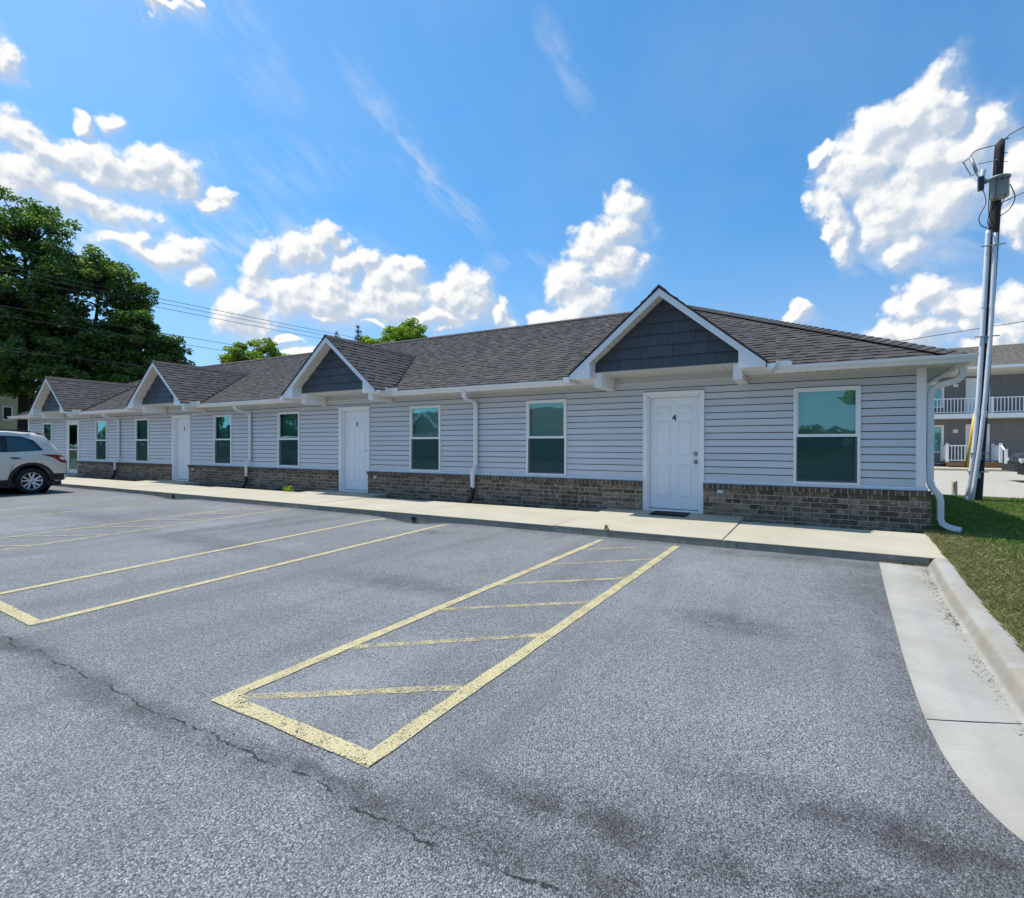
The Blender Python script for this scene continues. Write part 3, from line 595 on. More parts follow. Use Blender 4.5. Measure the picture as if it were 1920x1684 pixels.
def blades(name, pts, h, w, mt, kind, lean=.5, parent=None):
    n = len(pts); r = np.random.RandomState(3); P = np.array(pts)
    ang = r.rand(n)*2*np.pi; d = np.stack([np.cos(ang), np.sin(ang)], 1); hh = h*(.5+r.rand(n)*.9); ww = w*(.6+.8*r.rand(n)); le = lean*r.rand(n)*hh
    la = r.rand(n)*2*np.pi; ld = np.stack([np.cos(la), np.sin(la)], 1)
    v = np.zeros((n, 4, 3)); v[:, 0, :2] = P[:, :2]-d*ww[:, None]; v[:, 1, :2] = P[:, :2]+d*ww[:, None]
    v[:, 2, :2] = P[:, :2]+d*ww[:, None]*.6+ld*le[:, None]*.5; v[:, 3, :2] = P[:, :2]+ld*le[:, None]*1.3
    v[:, 0, 2] = P[:, 2]; v[:, 1, 2] = P[:, 2]; v[:, 2, 2] = P[:, 2]+hh*.6; v[:, 3, 2] = P[:, 2]+hh
    me = bpy.data.meshes.new(name); me.vertices.add(4*n); me.vertices.foreach_set('co', v.reshape(-1))
    idx = np.array([[0, 1, 2], [0, 2, 3]]); loops = (idx[None]+4*np.arange(n)[:, None, None]).reshape(-1)
    me.loops.add(len(loops)); me.loops.foreach_set('vertex_index', loops); me.polygons.add(2*n); me.polygons.foreach_set('loop_start', np.arange(2*n)*3); me.polygons.foreach_set('loop_total', np.full(2*n, 3))
    me.update(calc_edges=True); me.materials.append(mt); o_ = bpy.data.objects.new(name, me); C.objects.link(o_)
    if kind: o_['kind'] = kind
    if parent: o_.parent = parent
    return o_
pts = []
r_ = np.random.RandomState(1)
while len(pts) < 150000:
    y = r_.uniform(-5.8, 8.5); x0 = left_x(y); x = x0+r_.rand()**1.5*(5.5 if y > -1 else 3.2)-.01
    if y > -4 and x < 1.55 and -.3 < y < 8 and r_.rand() < .35: continue
    pts.append((x, y, lawnz(x, y)-.004))
o_ = blades('grass', pts, .042, .0042, M['grass'], 'stuff', 1.1)
pts = []
for _ in range(9000):
    y = r_.uniform(-5.6, 8.3); pts.append((left_x(y)+abs(r_.normal(0, .03))+.002, y, lawnz(left_x(y), y)-.002))
blades('grass', pts, .045, .0032, M['grass'], 'stuff', 1.1)
# straw and dry clippings washed along the gutter, and a bare patch below the downspout
pts = []
for (t, s_) in ((.02, 90), (.035, 140), (.075, 160), (.10, 40), (.125, 60), (.15, 60), (.165, 160), (.18, 120), (.235, 50), (.255, 90), (.27, 40), (.31, 40), (.34, 160)):
    for _ in range(s_):
        i = min(N-2, int((t+rnd.gauss(0, .006))*N)+0); i = max(1, i); p = flow[i].lerp(flow[i+1], rnd.random()); pts.append((p.x-.02+rnd.gauss(0, .022), p.y+rnd.gauss(0, .03), .003))
pts = [q for q in pts if rnd.random() < .55]
blades('dry_clippings', pts, .010, .0024, M['drygrass'], 'stuff', 2.5)
pts = [(.6+rnd.random()*.45, -2.49+rnd.gauss(0, .015), .006) for _ in range(350)]
blades('dry_clippings', pts, .02, .003, M['drygrass'], 'stuff', 1.5)
# rear lot
g = MB(); g.face([(-60, 8.3, -.012), (60, 8.3, -.012), (60, 28.3, -.012), (-60, 28.3, -.012)]); struct(g.build('rear_parking_lot', M['rearlot']))
g = MB(); g.prism([(28.3, -.1), (32.2, -.1), (32.2, .115), (28.35, .115), (28.3, .10)], -40, 60); struct(g.build('rear_sidewalk', M['walk']))

# ================================================================== the apartment row
bld = thing('apartment_row', 'long single storey grey apartment row with brick base and four white trimmed gables', 'apartment building')
XL, XR, DEP = -30.54, 1.35, 8.2
Z0, Z1 = .715, 2.475
DOORS = [(-26.12, '1'), (-18.225, '2'), (-10.27, '3'), (-2.273, '4')]
WINS = [-28.60, -23.77, -20.75, -15.93, -12.825, -7.963, -4.814, .101]
DH, WH = .54, .4545
ops = sorted([(x-DH, x+DH, .0, 2.30) for x, _ in DOORS]+[(x-WH, x+WH, .70, 2.25) for x in WINS])
# wall core behind the cladding; its dark colour stands for shade in lap slots
g = MB(); px = XL
for (a, b_, za, zb) in ops:
    g.box(px, a+.02, 0, .14, -.05, Z1+.1); g.box(a+.02, b_-.02, .0, .14, zb-.02, Z1+.1)
    if za > .3: g.box(a+.02, b_-.02, 0, .14, -.05, za)
    px = b_-.02
g.box(px, XR, 0, .14, -.05, Z1+.1); g.box(XR-.14, XR-.001, .14, DEP, -.05, Z1+.1); g.box(XL, XL+.14, .14, DEP, -.05, Z1+.1); g.box(XL, XR, DEP, DEP+.14, -.05, Z1+.1)
g.box(XL+.14, XR-.14, .15, DEP-.01, -.04, .0)
g.build('wall_core', M['dark_gap'], bld)
box_obj('ceiling', M['greyfar'], bld, XL+.14, XR-.14, .14, DEP, 2.50, 2.52)
for xx in (-6.3, -14.2, -22.1): box_obj('party_wall', M['greyfar'], bld, xx-.06, xx+.06, .15, DEP, 0, 2.5)
box_obj('corridor_wall', M['greyfar'], bld, XL+.15, XR-.15, 3.6, 3.7, 0, 2.49)
# siding, one board for each run
NC = 15; ch = (Z1-Z0)/NC
def board(x0, x1, za, zb, y=0.):
    if x1-x0 > 3.7: xm = x0+rnd.uniform(1.2, min(3.6, x1-x0-.8)); board(x0, xm, za, zb); return board(xm+.0025, x1, za, zb)
    g = MB(); d0, d1 = -.032, -.012
    lo = .0115 if za > Z0+.001 else 0.; tf = min(1, (zb-za)/ch)
    g.prism([(y-.0005, za+lo+.003), (y+d0+.005, za+lo), (y+d0, za+lo+.006), (y+d0+(d1-d0)*.55*tf, za+(zb-za)*.45), (y+d0+(d1-d0)*.62*tf, za+(zb-za)*.5), (y+d0+(d1-d0)*tf, zb-.001), (y-.0005, zb-.001)], x0, x1)
    return g.build('siding_board', M['siding'], bld)
for i in range(NC):
    za, zb = Z0+i*ch, Z0+(i+1)*ch; px = XL
    for (a, b_, oa, ob_) in ops:
        if ob_ <= za+.005: continue
        if ob_ < zb-.01: board(px, a, za, zb); board(a, b_, ob_, zb); px = b_; continue
        board(px, a, za, zb); px = b_
    board(px, XR-.11, za, zb)
g = MB()
for i in range(NC):
    za, zb = Z0+i*ch, Z0+(i+1)*ch
    for xx, s_ in ((XR, 1), (XL, -1)): g.prism([(xx, za), (xx+s_*.032, za-.004), (xx+s_*.012, zb), (xx, zb)], .11, DEP, 'y')
g.build('side_siding', M['siding'], bld, kind='stuff')
g = MB(); g.prism([(XR-.112, -.001), (XR-.112, -.046), (XR+.004, -.046), (XR+.004, .11), (XR+.0, .11), (XR, -.001)], Z0, Z1, 'z'); g.build('corner_board', M['white'], bld)
box_obj('corner_board', M['white'], bld, XL-.02, XL+.10, -.046, .0, Z0, Z1)
segs = []; px = XL-.05
for x, _ in DOORS: segs.append((px, x-DH)); px = x+DH
segs.append((px, 1.41))
for a, b_ in segs:
    g = MB(); g.prism([(0, .66), (-.05, .664), (-.050, .70), (-.036, .716), (0, .716)], a, min(b_, XR+.03)); g.build('starter_strip', M['white'], bld)
# trim where wall meets soffit
g = MB(); g.box(XL, XR, -.05, -.001, Z1-.014, Z1+.012); g.build('soffit_trim', M['soffit'], bld)

# brick base
RH = .0806; cand = []; rcand = []
def brick_cell(x0, x1, z0, z1):
    cand.append((x0, x1, z0, z1))
for (a, b_) in segs:
    for r in range(8):
        zt = .582-r*RH; x = b_; first = .127 if r % 2 else .254
        while x > a+.004:
            L = first; first = .254; x0 = max(a, x-L); 
            if x0-a < .05: x0 = a
            brick_cell(x0+(.0105 if x0 > a else 0), x, zt-.070, zt); x = x0
    x = b_
    while x > a+.03: rcand.append((max(a, x-.0755), x, .590, .668)); x -= .0855
cdist = lambda x: math.hypot(x, 9.65)
cand.sort(key=lambda q: cdist((q[0]+q[1])/2)); rcand.sort(key=lambda q: cdist((q[0]+q[1])/2))
base = MB()
for a, b_ in segs: base.box(a+.004, b_-.004, -.0915, .0, -.06, .588)
base.box(XR+.001, XR+.052, .0, DEP, -.06, .60); base.build('mortar_bed', M['mortar'], bld)
def brick_geo(g, q, y0, y1, j=.0035, slope=0):
    x0, x1, z0, z1 = q; jy = rnd.uniform(-j, j); b = .006
    g.bbox(x0+rnd.uniform(0, .0015), x1-rnd.uniform(0, .0015), y0+jy, y1, z0, z1, b)
for i, q in enumerate(cand[:300]):
    g = MB(); brick_geo(g, q, -.100, -.02); g.build('brick', M['brick'], bld)
g = MB()
for q in cand[300:]: brick_geo(g, q, -.100, -.02)
x = XR+.06
for r in range(8):
    y = -.02 if r % 2 else -.09
    while y < DEP: g.box(XR+.01, XR+.06, y, y+.243, .582-r*RH-.07, .582-r*RH); y += .254
g.build('brick', M['brick'], bld, kind='stuff')
for i, q in enumerate(rcand[:300]):
    g = MB(); brick_geo(g, q, -.134, -.02, .003); g.build('ledge_brick', M['rowlock'], bld)
g = MB()
for q in rcand[300:]: brick_geo(g, q, -.134, -.02, .003)
g.build('ledge_brick', M['rowlock'], bld, kind='stuff')
g = MB()
for a, b_ in segs: g.box(a+.004, b_-.004, -.126, -.001, .592, .655)
g.build('ledge_mortar', M['mortar'], bld)

# windows
def window(xc, shade_z):
    x0, x1, z0, z1 = xc-WH, xc+WH, .712, 2.25; w = .042; zm = 1.487
    g = MB(); y0, y1 = -.052, .05
    g.box(x0, x0+w, y0, y1, z0, z1); g.box(x1-w, x1, y0, y1, z0, z1); g.box(x0+w, x1-w, y0, y1, z1-w, z1); g.box(x0+w, x1-w, y0, y1, z0, z0+w*.9)
    fr = g.build('window', M['white'], bld); md = fr.modifiers.new('edge', 'BEVEL'); md.width = .004; md.segments = 1
    a, b_ = x0+w, x1-w
    g = MB(); s = .024
    g.box(a, a+s, -.03, .0, zm-.01, z1-w); g.box(b_-s, b_, -.03, .0, zm-.01, z1-w); g.box(a+s, b_-s, -.03, 0, z1-w-s, z1-w); g.box(a, b_, -.036, .0, zm-.022, zm+.022); g.build('upper_sash', M['white'], fr)
    g = MB(); g.box(a, a+s, .004, .034, z0+w, zm-.005); g.box(b_-s, b_, .004, .034, z0+w, zm-.005); g.box(a+s, b_-s, .004, .034, z0+w*.9, z0+w+s); g.build('lower_sash', M['white'], fr)
    box_obj('pane', M['glass'], fr, a+s, b_-s, -.014, -.011, zm+.022, z1-w-s); box_obj('pane', M['glass'], fr, a+s, b_-s, .018, .021, z0+w+s, zm-.02)
    g = MB(); g.face([(a, -.022, z0+w*.9), (b_, -.022, z0+w*.9), (b_, -.022, zm-.022), (a, -.022, zm-.022)]); g.build('insect_screen', M['screen'], fr)
    g = MB(); z = z1-w-.02
    while z > z0+.06: g.poly([(a-.01, .068, z), (b_+.01, .068, z), (b_+.01, .084, z-.027), (a-.01, .084, z-.027)], [(0, 1, 2, 3)]); z -= .030
    g.build('blind', M['blind'], fr, kind='stuff')
    return fr
for xc in WINS: window(xc, 0)

# doors
def text_mesh(ch_, size, depth):
    cu = bpy.data.curves.new('t', 'FONT'); cu.body = ch_; cu.size = size; cu.extrude = depth; cu.align_x = 'CENTER'; cu.offset = .002
    o = bpy.data.objects.new('t', cu); C.objects.link(o); dg = bpy.context.evaluated_depsgraph_get(); me = bpy.data.meshes.new_from_object(o.evaluated_get(dg)); bpy.data.objects.remove(o); return me
for x, num in DOORS:
    zt = 2.30; cw = .078; g = MB()
    for s_ in (-1, 1):
        xa, xb = sorted((x+s_*DH, x+s_*(DH-cw))); g.prism([(xa, .0), (xa, -.058 if s_ < 0 else -.046), ((xa+xb)/2, -.050), (xb, -.046 if s_ < 0 else -.058), (xb, .0)], .128, zt, 'z')
        xa, xb = sorted((x+s_*(DH-cw), x+s_*(DH-cw-.022))); g.box(xa, xb, -.020, .13, .13, zt-cw)
    g.prism([(.0, zt-cw), (-.046, zt-cw), (-.05, zt-cw/2), (-.058, zt), (0, zt)], x-DH+cw, x+DH-cw); g.box(x-DH+cw, x+DH-cw, -.02, .13, zt-cw-.022, zt-cw)
    a, b_ = x-.438, x+.438; zb, zq = .166, zt-cw-.025; y = .072
    if num == '1':
        # storm door: white frame round two dark glass lights
        dr = box_obj('door', M['door'], bld, a, b_, y, y+.04, zb, zq)
        g.build('door_casing', M['white'], dr)
        g = MB(); fy0, fy1 = -.04, -.008
        g.box(a, a+.07, fy0, fy1, zb, zq); g.box(b_-.07, b_, fy0, fy1, zb, zq); g.box(a+.07, b_-.07, fy0, fy1, zq-.08, zq); g.box(a+.07, b_-.07, fy0, fy1, zb, zb+.13); g.box(a+.07, b_-.07, fy0, fy1, 1.10, 1.14)
        g.build('storm_door', M['white'], dr, label='white storm door with tall dark glass lights')
        box_obj('storm_glass', M['glass_dark'], dr, a+.07, b_-.07, -.026, -.022, 1.14, zq-.08); box_obj('storm_glass', M['glass_dark'], dr, a+.07, b_-.07, -.026, -.022, zb+.13, 1.10)
        g = MB(); g.tube([(b_-.035, fy0, 1.0), (b_-.035, fy0-.05, 1.03), (b_-.035, fy0-.05, 1.2), (b_-.035, fy0, 1.22)], .009, 6); g.build('pull_handle', M['steel'], dr)
    else:
        g2 = MB(); g2.box(a, b_, y, y+.04, zb, zq); W = b_-a
        for (u0, u1) in ((.14, .43), (.57, .86)):
            for (v0, v1) in ((.845, .925), (.475, .79), (.105, .40)):
                X0, X1, Z_0, Z_1 = a+W*u0, a+W*u1, zb+(zq-zb)*v0, zb+(zq-zb)*v1
                for (p0, p1, q0, q1) in ((X0, X1, Z_1-.014, Z_1), (X0, X1, Z_0, Z_0+.014), (X0, X0+.014, Z_0+.014, Z_1-.014), (X1-.014, X1, Z_0+.014, Z_1-.014)): g2.bbox(p0, p1, y-.010, y+.001, q0, q1, .006)
                g2.bbox(X0+.026, X1-.026, y-.012, y+.001, Z_0+.026, Z_1-.026, .010)
        dr = g2.build('door', M['door'], bld); g.build('door_casing', M['white'], dr)
        me = text_mesh(num, .155, .004); me.materials.append(M['numberm']); inst('door_number', me, dr, (x, y-.007, 1.775 if num == '4' else 1.80), (math.pi/2, 0, 0))
        kx = b_-.062
        g = MB(); g.smooth = True; g.lathe([(.0, -.030), (.022, -.030), (.032, -.022), (.033, -.002), (.033, .0)], (kx, y, 1.175), 'y', 20); g.build('deadbolt', M['steelk'], dr)
        if num == '4' or num == '2':
            g = MB(); g.smooth = True; g.lathe([(.0, -.068), (.020, -.066), (.029, -.054), (.028, -.040), (.014, -.026), (.013, -.010), (.031, -.008), (.032, .0)], (kx, y, 1.03), 'y', 20); g.build('door_knob', M['steelk'], dr)
    box_obj('door_sweep', M['black'], dr, x-.438, x+.438, .066, .073, .160, .172)
    g = MB(); g.prism([(.13, .118), (-.03, .118), (-.035, .135), (.05, .160), (.13, .160)], x-DH+cw, x+DH-cw); g.build('threshold', M['white_metal'], dr)
    # weatherproof outlet cover on the brick beside the door
    g = MB(); ox = x+.82; g.bbox(ox-.062, ox+.062, -.135, -.09, .495, .575, .012); ob_ = g.build('outlet_cover', M['galv'], bld)
    g = MB(); g.box(ox-.028, ox-.005, -.138, -.134, .52, .552); g.box(ox+.005, ox+.028, -.138, -.134, .52, .552); g.build('outlet_face', M['white'], ob_)

# roof
ZE, SL, YE, YR, XE = 2.535, .5, -.5, 4.2, 1.70
XEL = XL-.35; run = YR-YE; ZR = ZE+SL*run; YB = YR+run
GX = [-25.86, -18.04, -10.20, -2.28]
GZ, GS, GW, GY = 3.925, .835, 1.60, -1.0
roof = MB()
A, B_, Cc, D_ = (XEL, YE, ZE), (XE, YE, ZE), (XE, YB, ZE), (XEL, YB, ZE); R0, R1 = (XEL+run, YR, ZR), (XE-run, YR, ZR)
def low(p, d=.03): return (p[0], p[1], p[2]-d)
FP = [A]
for gx in GX: FP += [(gx-1.24, YE, ZE), (gx-1.24, -.18, ZE+.16), (gx+1.24, -.18, ZE+.16), (gx+1.24, YE, ZE)]
FP += [B_, R1, R0]; nF = len(FP)
roof.poly(FP+[low(p) for p in FP], [tuple(range(nF)), tuple(range(nF, 2*nF))[::-1]]+[(i, (i+1) % nF, nF+(i+1) % nF, nF+i) for i in range(nF-2)])
roof.poly([B_, Cc, D_, A, R1, R0]+[low(p) for p in (B_, Cc, D_, A)], [(0, 1, 4), (1, 2, 5, 4), (2, 3, 5), (6, 7, 1, 0), (7, 8, 2, 1), (8, 9, 3, 2)])
roofo = roof.build('roof', M['shingle'], bld)
rw = random.Random(11)
def tabs(O, Ad, Ud, smax, xl, xr, skip=None, expo=.143):
    """rows of laminated shingle tabs on a plane: returns vertex lists"""
    O, Ad, Ud = Vector(O), Vector(Ad), Vector(Ud); Nn = Ad.cross(Ud); 
    if Nn.z < 0: Nn = -Nn
    out = []; nrow = int(smax/expo)+1
    for j in range(nrow):
        s0 = j*expo-.012; s1 = min(s0+expo+.03, smax)
        if s1-s0 < .02: continue
        x = xl(max(s0, 0)); xe = xr(max(s0, 0)); thick = rw.random() < .5
        while x < xe-.01:
            wd = rw.choice((.10, .13, .16, .2, .26, .33)); x1 = min(x+wd, xe); h = (.021 if thick else .013)+rw.uniform(-.001, .003); thick = not thick
            sm = (s0+s1)/2
            if not (skip and skip(O+Ad*(x+x1)/2+Ud*sm)):
                xa1, xb1 = max(x, xl(s1)), min(x1, xr(s1))
                if xb1 < xa1+.003:
                    m_ = (xa1+xb1)/2; m_ = min(max(m_, x), x1); xa1, xb1 = m_-.002, m_+.002
                b = [O+Ad*(x+.001)+Ud*s0, O+Ad*(x1-.001)+Ud*s0, O+Ad*xb1+Ud*s1, O+Ad*xa1+Ud*s1]
                out.append([b[0], b[1], b[2], b[3], b[0]+Nn*h, b[1]+Nn*h, b[2]+Nn*.004, b[3]+Nn*.004])
            x = x1
    return out
TF = [(0, 1, 5, 4), (1, 2, 6, 5), (3, 0, 4, 7), (4, 5, 6, 7)]
kx_ = 1/math.sqrt(1+SL*SL); U = (0, kx_, SL*kx_); smax = run/kx_
def mainz(y): return ZE+SL*(y-YE)
def under_gable(p):
    for gx in GX:
        if abs(p.x-gx) < GW and GZ-GS*abs(p.x-gx) > p.z+.05: return True
    return False
T1 = tabs((0, YE, ZE), (1, 0, 0), U, smax, lambda s: XEL+s*kx_, lambda s: XE-s*kx_, under_gable)
camp = Vector((0, -9.75, 1.31))
def vis(t):
    c = (t[0]+t[1])/2
    return (c-camp).length+(0 if c.x > -1.2 else 3.0)
T1.sort(key=vis)
for t in T1[:300]:
    g = MB(); g.poly(t, TF); g.build('shingle', M['shingle'], roofo)
g = MB()
for t in T1[300:]: g.poly(t, TF)
for t in tabs((XE, 0, ZE), (0, 1, 0), (-kx_, 0, SL*kx_), smax, lambda s: YE+s*kx_, lambda s: YB-s*kx_): g.poly(t, TF)
g.build('shingle', M['shingle'], roofo, kind='stuff')
# hip and ridge caps
def cap_mesh(drop, half):
    g = MB(); n = 3; L = .21
    for yy, h in ((0, .022), (L, .006)):
        pass
    v = []
    for yy, h in ((0, .040), (L, .022)):
        for q in (-1, -.5, 0, .5, 1): v.append((q*half, yy, h-abs(q)*drop*half+(.004 if q == 0 else 0)))
    v += [(q*half, 0, .006-abs(q)*drop*half) for q in (-1, -.5, 0, .5, 1)]
    g.poly(v, [(i, i+1, 6+i, 5+i) for i in range(4)]+[(10+i, 11+i, i+1, i) for i in range(4)]); return g.mesh('cap', M['shingle'])
def caps(p, q, mesh, parent, name):
    p, q = Vector(p), Vector(q); d = (q-p); L = d.length; d.normalize(); xv = d.cross(Vector((0, 0, 1))).normalized(); zv = xv.cross(d); R = Matrix((xv, d, zv)).transposed().to_4x4()
    n = int(L/.145)
    for i in range(n):
        R2 = R.copy(); R2.translation = p+d*(i*.145)+zv*rnd.uniform(0, .002); o = bpy.data.objects.new(name, mesh); C.objects.link(o); o.parent = parent; o.matrix_local = R2
hm = cap_mesh(.30, .17); rm = cap_mesh(.5, .15); gm = cap_mesh(.83, .12)
caps((B_[0], B_[1], B_[2]+.01), (R1[0], R1[1], R1[2]+.01), hm, roofo, 'hip_cap'); caps(A, R0, hm, roofo, 'hip_cap'); caps(R0, R1, rm, roofo, 'ridge_cap')

# fascia, soffit of the main eaves
g = MB(); ivs = []; px = XEL
for gx in GX: ivs.append((px, gx-1.235)); px = gx+1.235
ivs.append((px, XE))
for a, b_ in ivs: g.box(a, b_, YE-.004, YE+.02, 2.455, 2.522)
g.box(XE-.02, XE+.004, YE+.02, YB, 2.455, 2.522); g.box(XEL, XEL+.02, YE+.02, YB, 2.455, 2.522); g.build('fascia', M['white_metal'], bld)
g = MB()
for a, b_ in ivs:
    x = a+.02
    while x < b_-.01:
        x1 = min(x+.145, b_); g.box(x, x1-.010, YE+.02, -.0, 2.478, 2.492); x += .145
y = .0
while y < DEP: g.box(XR+.02, XE-.02, y, y+.139, 2.478, 2.49); g.box(XEL+.02, XL, y, y+.139, 2.478, 2.49); y += .145
g.build('soffit_boards', M['soffit'], bld, kind='stuff')

# gutters
GP = [(0, .0), (.0, -.098), (.062, -.098), (.070, -.085), (.084, -.060), (.108, -.040), (.118, -.012), (.118, .0), (.106, .0), (.106, -.004), (.105, -.034), (.080, -.055), (.064, -.092), (.004, -.092), (.004, .0)]
def gutter(path, name='gutter', z=2.548):
    P = [Vector((*p, 0)) for p in path]; g = MB(); rows = []
    for i, p in enumerate(P):
        d0 = (P[i]-P[i-1]).normalized() if i else (P[1]-P[0]).normalized(); d1 = (P[i+1]-P[i]).normalized() if i < len(P)-1 else d0
        n0 = Vector((-d0.y, d0.x, 0)); n1 = Vector((-d1.y, d1.x, 0)); mdir = (n0+n1); mdir = mdir/mdir.dot(n0) if i and i < len(P)-1 else n0
        rows.append([(p.x+mdir.x*o, p.y+mdir.y*o, z+h) for o, h in GP])
    n = len(GP); v = [q for r in rows for q in r]
    g.poly(v, [(j*n+i, j*n+(i+1) % n, (j+1)*n+(i+1) % n, (j+1)*n+i) for j in range(len(rows)-1) for i in range(n)])
    g.poly(rows[0][:8], [tuple(range(8))]); g.poly(rows[-1][:8], [tuple(range(8))[::-1]])
    return g.build(name, M['white_metal'], bld)
e = -.507
gut = [gutter([(XE+.006, YB), (XE+.006, e), (GX[3]+GW+.006, e), (GX[3]+GW+.006, GY+.01)])]
for i in (3, 2, 1): gut.append(gutter([(GX[i]-GW-.006, GY+.01), (GX[i]-GW-.006, e), (GX[i-1]+GW+.006, e), (GX[i-1]+GW+.006, GY+.01)]))
gut.append(gutter([(GX[0]-GW-.006, GY+.01), (GX[0]-GW-.006, e), (XEL-.006, e), (XEL-.006, YB)]))
for i, gx in enumerate(GX):
    g = MB(); xx = gx+GW+.124; g.poly([(xx, -.63, 2.545), (xx+.20, -.63, 2.545), (xx+.20, -.63, 2.605), (xx+.165, -.632, 2.625), (xx, -.632, 2.625)]+[(xx, -.622, 2.545), (xx+.20, -.622, 2.545), (xx+.20, -.622, 2.605), (xx+.165, -.624, 2.625), (xx, -.624, 2.625)],
        [(0, 1, 2, 3, 4), (9, 8, 7, 6, 5), (0, 5, 6, 1), (1, 6, 7, 2), (2, 7, 8, 3), (3, 8, 9, 4), (4, 9, 5, 0)])
    g.box(xx-.004, xx+.004, -.80, -.632, 2.545, 2.622); g.build('splash_guard', M['white_metal'], gut[3-i] if i < 3 else gut[0])

# downspouts
def downspout(x, first=None):
    g = MB(); g.tube([(x+.03, -.565, 2.462), (x+.03, -.565, 2.395), (x+.02, -.535, 2.345), (x, -.42, 2.30), (x, -.16, 2.265), (x, -.095, 2.235), (x, -.080, 2.17), (x, -.080, .93), (x, -.09, .88), (x, -.175, .78), (x, -.195, .72), (x, -.195, .39)], 1, sq=(.031, .046))
    o = g.build('downspout', M['white_metal'], bld)
    g = MB(); g.box(x-.052, x+.052, -.115, -.01, 1.93, 1.955); g.box(x-.052, x+.052, -.115, -.01, 1.10, 1.125); g.build('downspout_strap', M['white_metal'], o)
    g = MB(); g.smooth = True; g.tube([(x, -.195, .41), (x, -.197, .27), (x-.012, -.22, .17), (x-.035, -.27, .10), (x-.06, -.33, .055)], .048, 12); g.build('drain_boot', M['black'], o); return o
for x in (-22.33, -14.51, -6.51): downspout(x)
xw = XR+.075
g = MB(); g.tube([(1.775, .02, 2.462), (1.775, .02, 2.38), (1.76, .03, 2.31), (1.70, .05, 2.265), (1.52, .09, 2.21), (1.45, .11, 2.165), (xw, .12, 2.08), (xw, .12, .80), (xw+.015, .12, .73), (xw+.10, .11, .60), (xw+.12, .10, .52), (xw+.12, .10, .26), (xw+.14, .09, .19), (xw+.22, .06, .14), (xw+.34, .01, .115)], 1, sq=(.050, .043))
ds = g.build('downspout', M['white_metal'], bld, label='white downspout round the right end of the building')
g = MB()
for zz in (.78, .765, .75, .605, .59, .575): g.box(xw-.035+(.02 if zz > .7 else .10), xw+.04+(.02 if zz > .7 else .11), .065, .17, zz, zz+.004)
g.build('elbow_crimp', M['white_metal'], ds)

